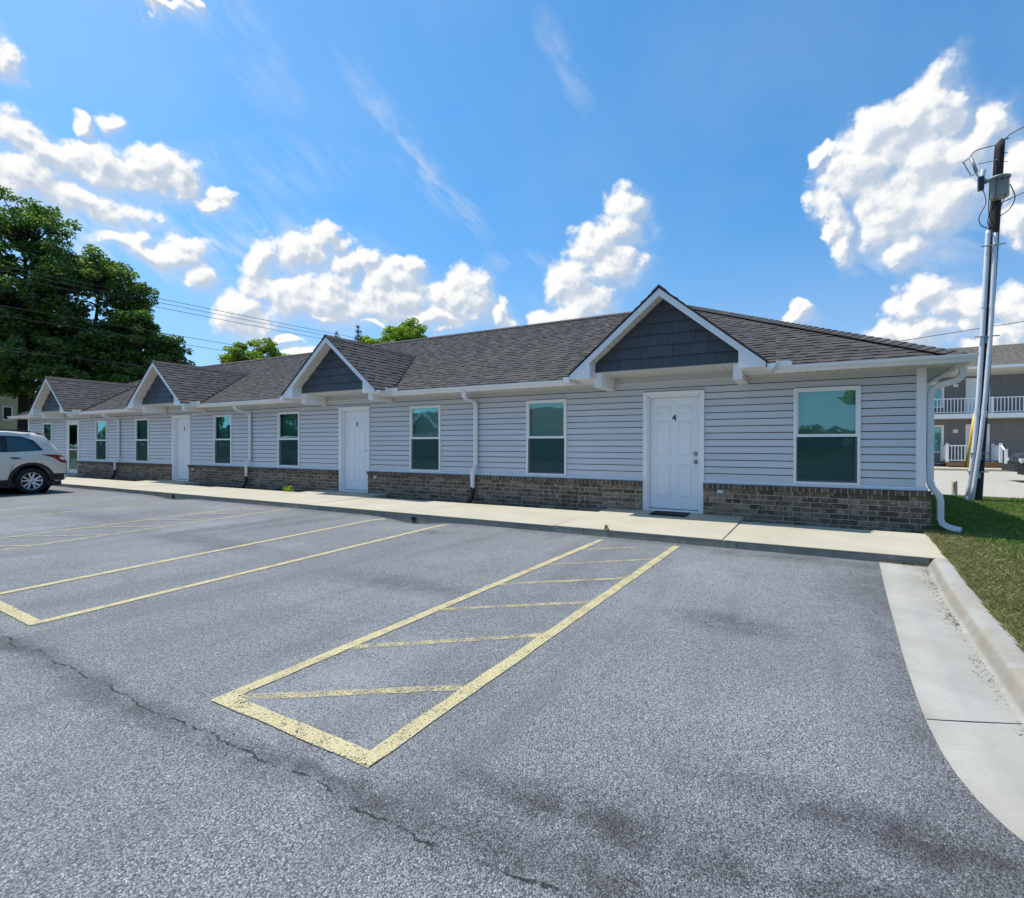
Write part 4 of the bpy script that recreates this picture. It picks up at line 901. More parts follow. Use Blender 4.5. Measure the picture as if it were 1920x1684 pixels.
# gables over the doors
def clip(poly, a, b_, c):
    """keep a*x+b*z<=c"""
    out = []
    for i in range(len(poly)):
        p, q = poly[i], poly[(i+1) % len(poly)]; fp, fq = a*p[0]+b_*p[1]-c, a*q[0]+b_*q[1]-c
        if fp <= 0: out.append(p)
        if fp*fq < 0: t = fp/(fp-fq); out.append((p[0]+(q[0]-p[0])*t, p[1]+(q[1]-p[1])*t))
    return out
kg = 1/math.sqrt(1+GS*GS); gsm = GW/kg
def yv(z): return YE+(z-ZE)/SL
rake_side = {}
for gi, gx in enumerate(GX):
    zf = GZ-GS*GW; yb0, yb1 = yv(zf), yv(GZ)
    g = MB(); th = .05
    for s_ in (-1, 1):
        a = [(gx, GY, GZ), (gx+s_*GW, GY, zf), (gx+s_*GW, yb0+.06, zf), (gx, yb1+.1, GZ)]
        g.poly(a+[low(p, th) for p in a], [(0, 1, 2, 3), (4, 7, 6, 5), (0, 4, 5, 1), (1, 5, 6, 2), (2, 6, 7, 3)])
    gab = g.build('entry_gable', M['shingle'], bld)
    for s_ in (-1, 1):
        a = Vector((gx+s_*(GW-.02), yb0+.02, zf+.02)); b_ = Vector((gx, yb1, GZ)); g = MB(); g.tube([a+Vector((s_*.012, -.012, .022)), b_+Vector((s_*.012, -.012, .022))], .013, 6); g.build('valley_shade_line', M['valley'], gab)  # dark tube stands in for the shadow line in the valley
    # dark shingle edge showing over the rake boards
    g = MB()
    for s_ in (-1, 1):
        for t in tabs((gx+s_*GW, 0, zf), (0, 1, 0), (-s_*kg, 0, GS*kg), gsm, lambda s: GY-.022, lambda s: yv(zf+s*kg*GS)+.02): g.poly(t, TF)
    g.build('shingle', M['shingle'], gab, kind='stuff')
    caps((gx, GY-.02, GZ-.006), (gx, yb1, GZ-.006), gm, gab, 'ridge_cap')
    for s_ in (-1, 1):
        X = lambda d: gx+s_*d
        g = MB(); g.prism([(X(0), 3.90), (X(1.59), 3.90-1.59*GS), (X(1.59), 2.505), (X(1.527), 2.505), (X(0), 3.78)], GY-.002, GY+.022, 'y'); g.build('rake_board', M['white_metal'], gab)
        g = MB(); g.prism([(X(1.21), 2.507), (X(1.584), 2.507), (X(1.584), 2.56), (X(1.21), 2.86)], GY+.003, -.46, 'y'); g.build('cornice_return', M['white'], gab)
        # sloping soffit boards under the rake
        g = MB(); L = 1.21/kg; s0 = 0.
        while s0 < L:
            s1 = min(s0+.118, L); p0, p1 = s0*kg, (s1-.009)*kg
            g.poly([(X(p0), GY+.022, 3.80-GS*p0), (X(p1), GY+.022, 3.80-GS*p1), (X(p1), -.70, 3.80-GS*p1), (X(p0), -.70, 3.80-GS*p0)]+[(X(p0), GY+.022, 3.812-GS*p0), (X(p1), GY+.022, 3.812-GS*p1), (X(p1), -.70, 3.812-GS*p1), (X(p0), -.70, 3.812-GS*p0)],
                [(0, 1, 2, 3), (4, 5, 6, 7), (0, 1, 5, 4), (1, 2, 6, 5), (2, 3, 7, 6), (3, 0, 4, 7)]); s0 += .118
        g.build('soffit_boards', M['soffit'], gab, kind='stuff')
        # bracket box
        xa, xb = sorted((X(1.095), X(1.235)))
        g = MB(); g.box(xa, xb, -.70, -.05, 2.372, 2.62); br = g.build('eave_bracket', M['white'], gab)
        g = MB(); g.box(xa-.012, xb+.012, -.052, -.034, 2.352, 2.374); g.box(xb, xb+.014, -.052, -.034, 2.374, 2.60 if s_ < 0 else 2.49); g.box(xa-.014, xa, -.052, -.034, 2.374, 2.49 if s_ < 0 else 2.60); g.build('bracket_trim', M['soffit'], br)
        g = MB(); g.box(xa-.002, xb+.002, -.703, -.66, 2.37, 2.374); g.build('bracket_edge', M['white'], br)
    g = MB(); g.prism([(gx-1.21, 2.632), (gx+1.21, 2.632), (gx, 3.83)], -.69, -.64, 'y'); g.build('gable_backing', M['shake'], gab)
    rh = .193; z = 2.634; r_i = 0
    while z < 3.80:
        x = gx-1.22+rnd.uniform(-.1, 0); yo = -.70
        while x < gx+1.22:
            wd = rnd.choice((.13, .17, .2, .24, .28, .33)); zz = z+rnd.uniform(-.006, .004) if r_i else z
            pl = [(x+.0015, zz), (x+wd-.0015, zz), (x+wd-.0015, z+rh+.012), (x+.0015, z+rh+.012)]
            pl = clip(pl, GS, 1, 3.80+GS*gx); pl = clip(pl, -GS, 1, 3.80-GS*gx); pl = clip(pl, 1, 0, gx+1.208); pl = clip(pl, -1, 0, -(gx-1.208))
            if len(pl) >= 3:
                g = MB(); n = len(pl); jz = rnd.uniform(-.003, .003); dz = lambda q: yo-.030+.028*min(1, (q[1]-zz)/rh)+jz
                fr_ = [(q[0], dz(q), q[1]) for q in pl]; bk = [(q[0], -.689, q[1]) for q in pl]
                g.poly(fr_+bk, [tuple(range(n)), tuple(range(n, 2*n))[::-1]]+[(i, (i+1) % n, n+(i+1) % n, n+i) for i in range(n)])
                g.build('shake', M['shake'], gab)
            x += wd
        z += rh; r_i += 1
    g = MB(); g.box(gx-1.21, gx+1.21, -.712, -.695, 2.618, 2.636); g.build('gable_trim', M['soffit'], gab)
    g = MB(); x = gx-1.095
    while x < gx+1.09:
        x1 = min(x+.145, gx+1.095); g.box(x, x1-.009, -.695, -.05, 2.608, 2.618); x += .145
    for s_ in (-1, 1): xa, xb = sorted((gx+s_*1.21, gx+s_*1.096)); g.box(xa, xb, -.694, -.05, 2.606, 2.617)
    g.build('soffit_boards', M['soffit'], gab, kind='stuff')
    g = MB(); g.box(gx-1.095, gx+1.095, -.05, -.03, 2.590, 2.612); g.build('soffit_trim', M['soffit'], gab)
    g = MB(); g.prism([(-.034, 2.475), (-.012, 2.612), (0, 2.612), (0, 2.475)], gx-1.10, gx+1.10); g.build('siding_board', M['siding'], gab)

# door mat in front of door 4
g = MB(); g.prism([(-2.545, -.575), (-1.93, -.575), (-1.945, -.085), (-2.555, -.085)], .128, .142, 'z'); 
tag(g.build('doormat', M['mat']), 'black rubber doormat on the concrete in front of door 4', 'doormat')

# ================================================================== utility pole
pl = thing('utility_pole', 'leaning dark wooden utility pole with white conduits and a grey transformer', 'utility pole', (3.21, 6.6, 0))
lean = (3.61-3.21)/8.45
def PX(z): return lean*z
g = MB(); g.smooth = True; zz = [-.2, 0, 1, 2.5, 4, 5.5, 7, 8.2, 8.42]; g.tube([(PX(z), 0, z) for z in zz], [.132, .130, .126, .119, .111, .104, .098, .092, .090], 20); g.v[-20:] = [(x, y, z+x*.0-(.10 if x < PX(8.42) else 0)*(PX(8.42)-x)/.1) for x, y, z in g.v[-20:]]
g.build('pole_shaft', M['polewood'], pl)
g = MB(); g.smooth = True; g.tube([(-.185, -.17, 0), (-.145, -.172, .4), (-.05, -.168, 1.4), (.01, -.165, 2.4), (.07, -.16, 3.8), (.166, -.14, 6.25), (.17, -.14, 6.33)], .047, 14); g.lathe([(.053, 2.05), (.053, 2.2)], (-.008, -.165, 0), 'z', 14); g.lathe([(.053, 4.55), (.053, 4.70)], (.097, -.157, 0), 'z', 14); g.lathe([(.056, 0.03), (.056, .16)], (-.178, -.172, 0), 'z', 14); g.build('conduit', M['pvc'], pl, label='left white conduit strapped to the pole')
g = MB(); g.smooth = True; g.tube([(-.105, -.20, 0), (-.064, -.20, .4), (.045, -.193, 1.4), (.125, -.187, 2.4), (.208, -.18, 3.8), (.292, -.15, 6.15), (.296, -.15, 6.25)], .047, 14); g.lathe([(.053, 2.0), (.053, 2.15)], (.115, -.188, 0), 'z', 14); g.lathe([(.053, 4.5), (.053, 4.62)], (.237, -.172, 0), 'z', 14); g.build('conduit', M['pvc'], pl, label='right white conduit strapped to the pole')
g = MB(); g.smooth = True; g.tube([(-.195, -.12, .82), (-.125, -.12, 1.4), (-.045, -.125, 2.1)], .028, 8); g.build('guard_strip', M['yellow'], pl, label='yellow plastic guy guard on the left of the pole')
for zc in (.72, 1.15, 3.86, 5.95):
    w_ = .20 if zc > 3 else .17
    g = MB(); g.box(PX(zc)-w_-.05, PX(zc)+w_-.01, -.215, -.195, zc, zc+.025); g.build('conduit_strap', M['galv'], pl)
    g = MB(); g.box(PX(zc)-.05, PX(zc)+.03, -.19, -.12, zc-.14, zc-.02); g.build('standoff', M['galv'], pl)
tx = PX(7.25)-.02; g = MB(); g.smooth = True
g.lathe([(.0, 6.99), (.155, 6.99), (.17, 7.01), (.175, 7.41), (.205, 7.42), (.205, 7.445), (.17, 7.46), (.10, 7.485), (.0, 7.49)], (tx, -.30, 0), 'z', 28); tr_ = g.build('transformer', M['galv'], pl)
g = MB(); g.box(tx-.07, tx+.07, -.13, -.06, 7.05, 7.42); g.build('transformer_bracket', M['galv'], tr_)
for dx in (-.10, 0, .10):
    g = MB(); g.smooth = True; g.tube([(tx+dx, -.495, 7.34), (tx+dx, -.55, 7.34)], .022, 8); g.build('terminal', M['black'], tr_)
g = MB(); g.smooth = True; g.tube([(tx-.20, -.25, 7.42), (tx-.30, -.22, 7.52), (tx-.26, -.20, 7.74)], [.05, .06, .05], 10); g.build('bushing', M['galv'], tr_)
g = MB(); g.box(tx-.36, tx-.26, -.30, -.18, 7.26, 7.56); g.build('lightning_arrester', M['black'], tr_)
# cutout switch on its arm
g = MB(); g.tube([(PX(7.95), -.05, 7.98), (PX(7.95)-.12, -.10, 7.94), (-.02, -.12, 7.93)], .012, 6); g.build('switch_arm', M['galv'], pl)
g = MB(); g.smooth = True; g.tube([(-.14, -.12, 8.10), (-.04, -.12, 7.74)], .034, 10); g.smooth = False; g.tube([(-.15, -.12, 8.12), (-.30, -.12, 8.04)], .014, 6); g.tube([(-.05, -.12, 7.72), (-.16, -.12, 7.68)], .014, 6); g.tube([(-.28, -.12, 8.03), (-.14, -.12, 7.68)], .014, 6); g.build('fuse_cutout', M['galv'], pl)
def loop(pts, r=.010, n=14):
    P = [Vector(p) for p in pts]; out = []
    for i in range(len(P)-1):
        p0, p1, p2, p3 = P[max(i-1, 0)], P[i], P[i+1], P[min(i+2, len(P)-1)]
        for j in range(n):
            t = j/n; out.append(.5*((2*p1)+(p2-p0)*t+(2*p0-5*p1+4*p2-p3)*t*t+(3*p1-p0-3*p2+p3)*t**3))
    out.append(P[-1]); g = MB(); g.smooth = True; g.tube(out, r, 6); return g
for pts in ([(PX(8.3)-.09, -.03, 8.32), (.02, -.08, 8.24), (-.20, -.12, 8.10), (-.20, -.12, 8.04)] and [(PX(8.3)-.09, -.03, 8.32), (.0, -.08, 8.28), (-.12, -.1, 8.2), (-.15, -.12, 8.1)],
            [(-.05, -.12, 7.72), (.0, -.15, 7.60), (.10, -.2, 7.52)], [(tx-.28, -.25, 7.28), (tx-.25, -.4, 6.9), (tx-.36, -.36, 6.6), (tx-.28, -.25, 6.42), (PX(6.3), -.15, 6.33)],
            [(tx-.2, -.5, 7.30), (tx-.22, -.5, 6.9), (tx-.18, -.36, 6.6), (PX(6.3)-.02, -.2, 6.35)], [(tx-.1, -.54, 7.30), (tx-.12, -.5, 6.9), (tx-.20, -.36, 6.55), (tx-.16, -.25, 6.40), (PX(6.3), -.18, 6.32)],
            [(tx+.15, -.45, 7.20), (tx+.24, -.42, 6.9), (tx+.18, -.3, 6.7), (PX(6.5)+.06, -.15, 6.62)], [(tx+.08, -.5, 7.0), (tx+.04, -.4, 6.85), (tx-.02, -.3, 6.6), (PX(6.3)+.03, -.15, 6.4)]):
    loop(pts).build('jumper_cable', M['wirem'], pl)
g = MB(); g.tube([(PX(8.4), 0, 8.38), (PX(8.4)+.14, 0, 8.50)], .02, 6); g.tube([(PX(8.4)+.10, 0, 8.47), (PX(8.4)+.14, 0, 8.42)], .028, 8); g.build('insulator', M['galv'], pl)
for zc in (7.9, 8.1): g = MB(); g.tube([(PX(zc), -.02, zc), (PX(zc)+.15, -.02, zc)], .009, 6); g.build('through_bolt', M['galv'], pl)

def wire(a, b_, sag, r, label, grp=None, parent=None, cat='power line'):
    a, b_ = Vector(a), Vector(b_); pts = []
    for i in range(41): t = i/40; p = a.lerp(b_, t); p.z -= sag*4*t*(1-t); pts.append(p)
    g = MB(); g.tube(pts, r, 5); o = g.build('power_wire', M['wirem']); tag(o, label, cat, grp); return o
wire((3.21+PX(8.4)+.14, 6.6, 8.50), (14, 1.5, 12.2), .25, .012, 'power wire running up and away from the very top of the utility pole')
wire((3.21+PX(6.9)+.05, 6.6, 6.95), (16, 2.5, 12.0), .3, .012, 'thin wire leaving the utility pole just below the transformer')
wire((-14, 20, 4.6), (30, 20, 9.1), .25, .014, 'thin wire sloping behind the hip roof and across the utility pole')
WG = 'three parallel power wires above the left trees'
for i, (za, zb) in enumerate(((11.55, 12.9), (11.35, 12.55), (11.15, 12.1))):
    wire((-40, -34, za-.3), (-40, 46, zb-.2), .5, .018, ['uppermost', 'middle', 'lowest'][i]+' of three parallel power wires between the left trees and the third gable', WG)
for i, (x, za) in enumerate(((-33.2, 7.85), (-33.2, 7.38), (-33.2, 5.8))):
    wire((x, -40, za), (x, 42, za+.25), .15, .014, ['upper service wire crossing the dark trees at the left', 'second service wire just below the upper one before the dark trees', 'lowest service wire crossing the dark trees above the first gable'][i])

# marker post by the lawn edge
mp = thing('marker_post', 'short pale round marker post with red bars in the grass edge', 'marker post', (3.09, 8.1, -.03))
g = MB(); g.smooth = True; g.lathe([(.060, -.1), (.060, .43), (.052, .455), (.0, .46)], (0, 0, 0), 'z', 20); g.build('post_body', simple('pale_post', (.50, .48, .36), .6), mp)
for z0_, z1_, w_ in ((.29, .40, 16), (.255, .272, 22), (.215, .232, 22), (.175, .192, 22)):
    g = MB(); v = []
    for i in range(9):
        a = math.radians(-105-w_+w_*2*i/8+0); v += [(.0612*math.cos(a), .0612*math.sin(a), z0_), (.0612*math.cos(a), .0612*math.sin(a), z1_)]
    g.poly(v, [(2*i, 2*i+2, 2*i+3, 2*i+1) for i in range(8)]); g.build('red_bar', M['red'], mp)

# ================================================================== two storey building at the right
b2 = thing('two_storey_building', 'grey two storey apartment building with white balcony railing behind the utility pole', 'apartment building', (0, 32.3, 0))
WY = 0.; X0, X1_ = -34., 46.
o2 = []
for k_ in range(-4, 6):
    for s_ in (0, 1): pass
units = [7.8+9.6*i for i in range(-4, 5)]
holes = []
for ux in units:
    holes += [(ux-.02, ux+1.10, .42, 2.69), (ux+.0, ux+1.10, 3.38, 5.51), (ux-2.60, ux-1.06, .95, 2.67), (ux-2.60, ux-1.06, 3.75, 5.38)]
hs = sorted(set((h[0], h[1]) for h in holes))
g = MB(); px = X0
allx = sorted([(ux-2.60, ux-1.06, 'w') for ux in units]+[(ux-.02, ux+1.10, 'd') for ux in units])
for a, b_, t in allx:
    if a < X0 or b_ > X1_: continue
    g.box(px, a, 0, .15, -.1, 5.75)
    if t == 'w': g.box(a, b_, 0, .15, -.1, .95); g.box(a, b_, 0, .15, 2.67, 3.75); g.box(a, b_, 0, .15, 5.38, 5.75)
    else: g.box(a, b_, 0, .15, -.1, .42); g.box(a, b_, 0, .15, 2.69, 3.38); g.box(a, b_, 0, .15, 5.51, 5.75)
    px = b_
g.box(px, X1_, 0, .15, -.1, 5.75); g.box(X0, X1_, 7.8, 7.95, -.1, 5.75); g.box(X0, X0+.15, .15, 7.8, -.1, 5.75); g.box(X1_-.15, X1_, .15, 7.8, -.1, 5.75); g.build('wall', M['t111'], b2)
for (ux, *_r) in [(u,) for u in units]:
    if ux-2.6 < X0 or ux+1.1 > X1_: continue
    for z0_, z1_ in ((.45, 2.69), (3.38, 5.51)):
        g = MB(); g.box(ux-.02, ux+.10, -.03, .10, z0_, z1_); g.box(ux+.98, ux+1.10, -.03, .10, z0_, z1_); g.box(ux+.10, ux+.98, -.03, .10, z1_-.12, z1_); dj = g.build('door_casing', M['white'], b2)
        g = MB(); g.box(ux+.10, ux+.98, .04, .08, z0_, z1_-.12)
        for (p0, p1, q0, q1) in ((.2, .48, .15, .45), (.6, .88, .15, .45), (.2, .48, .55, .9), (.6, .88, .55, .9)): g.bbox(ux+p0-.02, ux+p1, .03, .045, z0_+q0*2, z0_+q1*2, .01)
        g.build('door_leaf', M['door'], dj)
        g = MB(); g.bbox(ux-.62, ux-.38, -.06, .0, z0_+1.72 if z0_ < 1 else z0_+1.62, z0_+1.95 if z0_ < 1 else z0_+1.80, .03); g.build('wall_light', M['white'], b2)
    for z0_, z1_ in ((.95, 2.67), (3.75, 5.38)):
        g = MB(); g.box(ux-2.60, ux-2.50, -.03, .10, z0_, z1_); g.box(ux-1.19, ux-1.06, -.03, .10, z0_, z1_); g.box(ux-2.5, ux-1.19, -.03, .10, z1_-.11, z1_); g.box(ux-2.5, ux-1.19, -.03, .10, z0_, z0_+.08)
        if z0_ > 3: # arched head
            v = []; n = 10; cx_ = ux-1.845; hw = .655; zc_ = z1_-.60
            for s_ in range(n+1):
                a = math.pi*s_/n; v.append((cx_-hw*math.cos(a), zc_+.45*math.sin(a)))
            for i in range(n): g.poly([(v[i][0], -.02, v[i][1]), (v[i+1][0], -.02, v[i+1][1]), (v[i+1][0], -.02, z1_-.1), (v[i][0], -.02, z1_-.1)], [(0, 1, 2, 3)])
        wf = g.build('window', M['white'], b2)
        box_obj('pane', M['glass'], wf, ux-2.5, ux-1.19, .04, .045, z0_+.08, z1_-.11); box_obj('blind', M['blind'], wf, ux-2.5, ux-1.19, .10, .11, z0_+.08, z1_-.11)
# balcony slab, soffit, railing
g = MB(); g.box(X0, X1_, -1.30, .0, 3.02, 3.29); g.build('balcony_slab', M['white'], b2)
g = MB(); g.box(X0, X1_, -1.24, -1.18, 4.17, 4.22); g.box(X0, X1_, -1.235, -1.185, 3.36, 3.40); rl = g.build('railing', M['white'], b2)
bm_ = MB(); bm_.box(-.018, .018, -1.228, -1.192, 3.40, 4.17); bme = bm_.mesh('baluster', M['white'])
x = 4.6; nb = 0
while x < 12.5: inst('baluster', bme, rl, (x, 0, 0)); x += .162
g = MB(); x = X0+.1
while x < X1_:
    if not (4.5 < x < 12.6): g.box(x-.018, x+.018, -1.228, -1.192, 3.40, 4.17)
    x += .162
g.build('baluster', M['white'], rl, kind='stuff')
g = MB(); x = 8.85-2.4*18
for i in range(30):
    xx = 8.75+4.8*(i-14)
    if X0 < xx < X1_: g.box(xx-.045, xx+.045, -1.255, -1.165, 3.29, 4.26)
g.build('railing_post', M['white'], rl, kind='stuff')
# roof
g = MB(); ey, ez, ry, rz = -1.62, 6.00, 2.9, 7.62
v = [(X0-.4, ey, ez), (X1_+.4, ey, ez), (X1_+.4, ry+1, rz+.35), (X0-.4, ry+1, rz+.35), (X1_+.4, 9.4, ez), (X0-.4, 9.4, ez)]
g.poly(v+[low(p, .04) for p in v], [(0, 1, 2, 3), (3, 2, 4, 5), (6, 9, 8, 7), (0, 6, 7, 1), (1, 7, 8, 2), (2, 8, 10, 4), (0, 3, 9, 6), (3, 5, 11, 9)]); rf = g.build('roof', M['shingle_tan'], b2)
g = MB(); sl_ = (rz+.35-ez)/(ry+1-ey); ks = 1/math.sqrt(1+sl_*sl_)
for t in tabs((0, ey, ez), (1, 0, 0), (0, ks, sl_*ks), (ry+1-ey)/ks, lambda s: 3.5, lambda s: 16., expo=.16): g.poly(t, TF)
g.build('shingle', M['shingle_tan'], rf, kind='stuff')
g = MB(); g.prism([(ey-.10, ez+.02), (ey-.10, ez-.12), (ey-.02, ez-.14), (ey+.02, ez-.14), (ey+.02, ez+.0)], X0-.4, X1_+.4); g.build('gutter', M['white_metal'], b2)
g = MB(); g.prism([(ey+.02, ez-.15), (0.0, 5.62), (0, 5.70), (ey+.02, ez-.08)], X0-.4, X1_+.4); g.build('soffit', M['soffit'], b2)
g = MB(); g.tube([(7.1, -1.0, 6.25), (7.1, -1.0, 6.45)], .04, 8); 
# base trim and porch deck with railing and steps
g = MB(); g.box(X0, X1_, -.03, -.001, .26, .30); g.build('base_trim', M['white'], b2)
pd = MB(); pd.box(6.55, 8.25, -1.9, -.01, .36, .42); pd.box(6.55, 8.25, -1.92, -1.88, .18, .36); pd.box(6.62, 6.74, -1.85, -1.73, .1, .36); dk = pd.build('porch_deck', M['deck'], b2)
pd = MB(); pd.box(8.25, 9.12, -1.9, -.01, .36, .42); pd.box(8.25, 9.12, -2.15, -1.88, .23, .28); pd.box(8.25, 9.12, -2.45, -2.12, .115, .16); pd.box(8.25, 9.12, -1.90, -1.88, .28, .36); pd.box(8.25, 9.12, -2.14, -2.12, .16, .23); pd.build('porch_steps', M['deck'], dk)
def post(xx, yy_, z1_, par): g = MB(); g.box(xx-.06, xx+.06, yy_-.06, yy_+.06, .42 if yy_ > -2 else .11, z1_); g.box(xx-.075, xx+.075, yy_-.075, yy_+.075, z1_, z1_+.03); return g.build('porch_post', M['white'], par)
post(6.62, -1.80, 1.48, dk); post(6.62, -.12, 1.48, dk); post(8.22, -1.80, 1.48, dk); post(9.02, -1.80, 1.50, dk); post(9.02, -.10, 1.48, dk); post(9.12, -2.35, 1.17, dk)
g = MB(); g.box(6.68, 8.16, -1.83, -1.77, 1.36, 1.42); g.box(6.68, 8.16, -1.82, -1.78, .50, .55); g.box(6.60, 6.64, -1.74, -.16, 1.36, 1.42); g.box(9.00, 9.04, -1.74, -.16, 1.36, 1.42); g.box(6.60, 6.64, -1.74, -.16, .50, .55); g.box(9.00, 9.04, -1.74, -.16, .50, .55)
g.poly([(8.99, -1.86, 1.42), (9.05, -1.86, 1.42), (9.15, -2.29, 1.12), (9.09, -2.29, 1.12), (8.99, -1.86, 1.34), (9.05, -1.86, 1.34), (9.15, -2.29, 1.04), (9.09, -2.29, 1.04)], [(0, 1, 2, 3), (7, 6, 5, 4), (0, 4, 5, 1), (1, 5, 6, 2), (2, 6, 7, 3), (3, 7, 4, 0)]); pr_ = g.build('porch_rail', M['white'], dk)
for i in range(9): box_obj('baluster', M['white'], dk, 6.80+.152*i, 6.838+.152*i, -1.818, -1.782, .55, 1.36)
g = MB()
for i in range(10): g.box(6.602, 6.638, -1.65+.155*i, -1.61+.155*i, .55, 1.36); g.box(9.002, 9.038, -1.65+.155*i, -1.61+.155*i, .55, 1.36)
g.build('side_baluster', M['white'], dk, kind='stuff')
g = MB(); g.box(6.76, 8.2, -1.86, -1.84, .1, .18)

# ================================================================== vehicles
def vehicle(root, keys, hw_, wheels, R, paint_, belt_glass, body_name='body'):
    """keys: (t, z_bottom, z_belt, z_top, hw_low, hw_belt, hw_top)"""
    K = np.array(keys); T = np.unique(np.concatenate([np.linspace(K[0, 0], K[-1, 0], 72), K[:, 0]]))
    def at(t): return [np.interp(t, K[:, 0], K[:, i]) for i in range(1, 7)]
    rows = []
    for t in T:
        zb, zbelt, zt, hl, hb, ht = at(t); zs = zb
        for tw in wheels:
            d = abs(t-tw)
            if d < R+.09: zs = max(zs, R*.0+.34+math.sqrt(max((R+.09)**2-d*d, 0))) if d < R+.09 else zs
        zs = min(zs, zbelt-.18); half = []
        for (x, z) in ((0, zs+.01), (hl*.8, zs+.01), (hl-.01, zs), (hl, zs+.03), ((hl*.4+hb*.6)+.022, zs*.45+zbelt*.55), (hb+.012, zbelt-.06), (hb, zbelt), (ht+(hb-ht)*.15, zbelt+(zt-zbelt)*.80), (ht-.03, zbelt+(zt-zbelt)*.94), (ht*.7, zbelt+(zt-zbelt)*.995), (0, zt)): half.append((x, z))
        ring = [(x, -t, z) for x, z in half]+[(-x, -t, z) for x, z in half[::-1]]
        rows.append(ring)
    g = MB(); n = len(rows[0]); v = [q for r in rows for q in r]; g.smooth = True
    g.poly(v, [(j*n+i, j*n+(i+1) % n, (j+1)*n+(i+1) % n, (j+1)*n+i) for j in range(len(rows)-1) for i in range(n)]); g.poly(rows[0], [tuple(range(n))]); g.poly(rows[-1], [tuple(range(n))[::-1]])
    body = g.build(body_name, paint_, root)
    def sx_(t, z):
        zb, zbelt, zt, hl, hb, ht = at(t)
        if z <= zbelt:
            zm = zb*.45+zbelt*.55; xm = (hl*.4+hb*.6)+.022
            return np.interp(z, [zb, zb+.03, zm, zbelt-.06, zbelt], [hl-.01, hl, xm, hb+.012, hb])
        f = (z-zbelt)/max(zt-zbelt, .01); return np.interp(f, [0, .8, .94, 1], [hb, ht+(hb-ht)*.15, ht-.03, ht*.6])
    return body, sx_, at
def side_patch(root, sx_, poly, mt, name, off=.006, both=True, label=None):
    for s_ in ((1, -1) if both else (1,)):
        g = MB(); g.smooth = False; c = (sum(p[0] for p in poly)/len(poly), sum(p[1] for p in poly)/len(poly)); P = []
        for i in range(len(poly)):
            a, b_ = poly[i], poly[(i+1) % len(poly)]
            for j in range(4): P.append((a[0]+(b_[0]-a[0])*j/4, a[1]+(b_[1]-a[1])*j/4))
        rings = [P, [((p[0]+c[0])/2, (p[1]+c[1])/2) for p in P]]
        v = [(s_*(sx_(t, z)+off), -t, z) for r in rings for t, z in r]+[(s_*(sx_(*c)+off), -c[0], c[1])]; n = len(P)
        g.poly(v, [(i, (i+1) % n, n+(i+1) % n, n+i) for i in range(n)]+[(n+i, n+(i+1) % n, 2*n) for i in range(n)]); o = g.build(name, mt, root)
        if label: o['label'] = label
def wheel(root, x, y, R, s_, spokes=5):
    g = MB(); g.smooth = True; w = .115
    g.lathe([(R*.66, -w), (R*.90, -w), (R*.975, -w*.8), (R, -w*.5), (R, w*.5), (R*.975, w*.8), (R*.90, w), (R*.66, w), (R*.64, w*.6)], (x, y, R), 'x', 36); ty = g.build('wheel', M['tyre'], root)
    g = MB(); g.smooth = True; f = s_; g.lathe([(R*.665, f*w*.95), (R*.63, f*w*.98), (R*.61, f*w*.7), (R*.60, -f*w*.3), (.0, -f*w*.3)], (x, y, R), 'x', 36); g.smooth = False
    for i in range(spokes*2):
        a = 2*math.pi*(i//2)/spokes+(.14 if i % 2 else -.14)+math.pi/2; a2 = 2*math.pi*(i//2)/spokes+(.27 if i % 2 else -.27)+math.pi/2
        p0 = Vector((x+f*w*.62, y+math.cos(a)*R*.10, R+math.sin(a)*R*.10)); p1 = Vector((x+f*w*.80, y+math.cos(a2)*R*.62, R+math.sin(a2)*R*.62)); g.tube([p0, p1], .1, sq=(.022, .022))
    g.smooth = True; g.lathe([(.0, f*w*.86), (R*.12, f*w*.84), (R*.17, f*w*.6), (R*.17, 0)], (x, y, R), 'x', 16); g.build('rim', M['rim'], ty)
    g = MB(); g.lathe([(R*.60, -f*w*.28), (.0, -f*w*.28)], (x, y, R), 'x', 24); g.build('brake_backing', M['black'], ty)
suv = thing('parked_suv', 'champagne silver suv parked at the far left with its rear towards the sidewalk', 'suv', (-19.02, -3.12, 0))
keys = [(0.0, .50, .72, .74, .74, .74, .70), (.03, .40, .88, .90, .80, .80, .72), (.08, .34, .98, 1.02, .84, .83, .74), (.16, .32, 1.08, 1.16, .88, .87, .72), (.24, .32, 1.10, 1.30, .905, .885, .70), (.36, .32, 1.11, 1.46, .915, .89, .68), (.46, .32, 1.115, 1.605, .92, .89, .67), (.60, .32, 1.115, 1.635, .92, .89, .66),
        (1.2, .32, 1.10, 1.675, .92, .89, .66), (2.1, .30, 1.06, 1.675, .92, .89, .66), (2.6, .30, 1.04, 1.62, .92, .89, .66), (3.0, .30, 1.02, 1.42, .92, .88, .70), (3.3, .30, 1.00, 1.16, .92, .87, .80), (3.5, .30, .98, 1.08, .92, .86, .82), (4.1, .30, .90, 1.00, .90, .84, .78), (4.4, .34, .78, .86, .84, .78, .70), (4.52, .44, .66, .70, .70, .66, .6)]
body, sx_, at_ = vehicle(suv, keys, .92, (.80, 3.49), .345, M['carpaint'], None)
side_patch(suv, sx_, [(.62, 1.17), (.86, 1.155), (1.28, 1.15), (1.26, 1.52), (.98, 1.50), (.76, 1.40)], M['glass_dark'], 'quarter_window')
side_patch(suv, sx_, [(1.40, 1.145), (2.10, 1.11), (2.05, 1.55), (1.39, 1.55)], M['glass_dark'], 'rear_door_window'); side_patch(suv, sx_, [(2.2, 1.11), (2.98, 1.07), (2.62, 1.48), (2.16, 1.54)], M['glass_dark'], 'front_door_window')
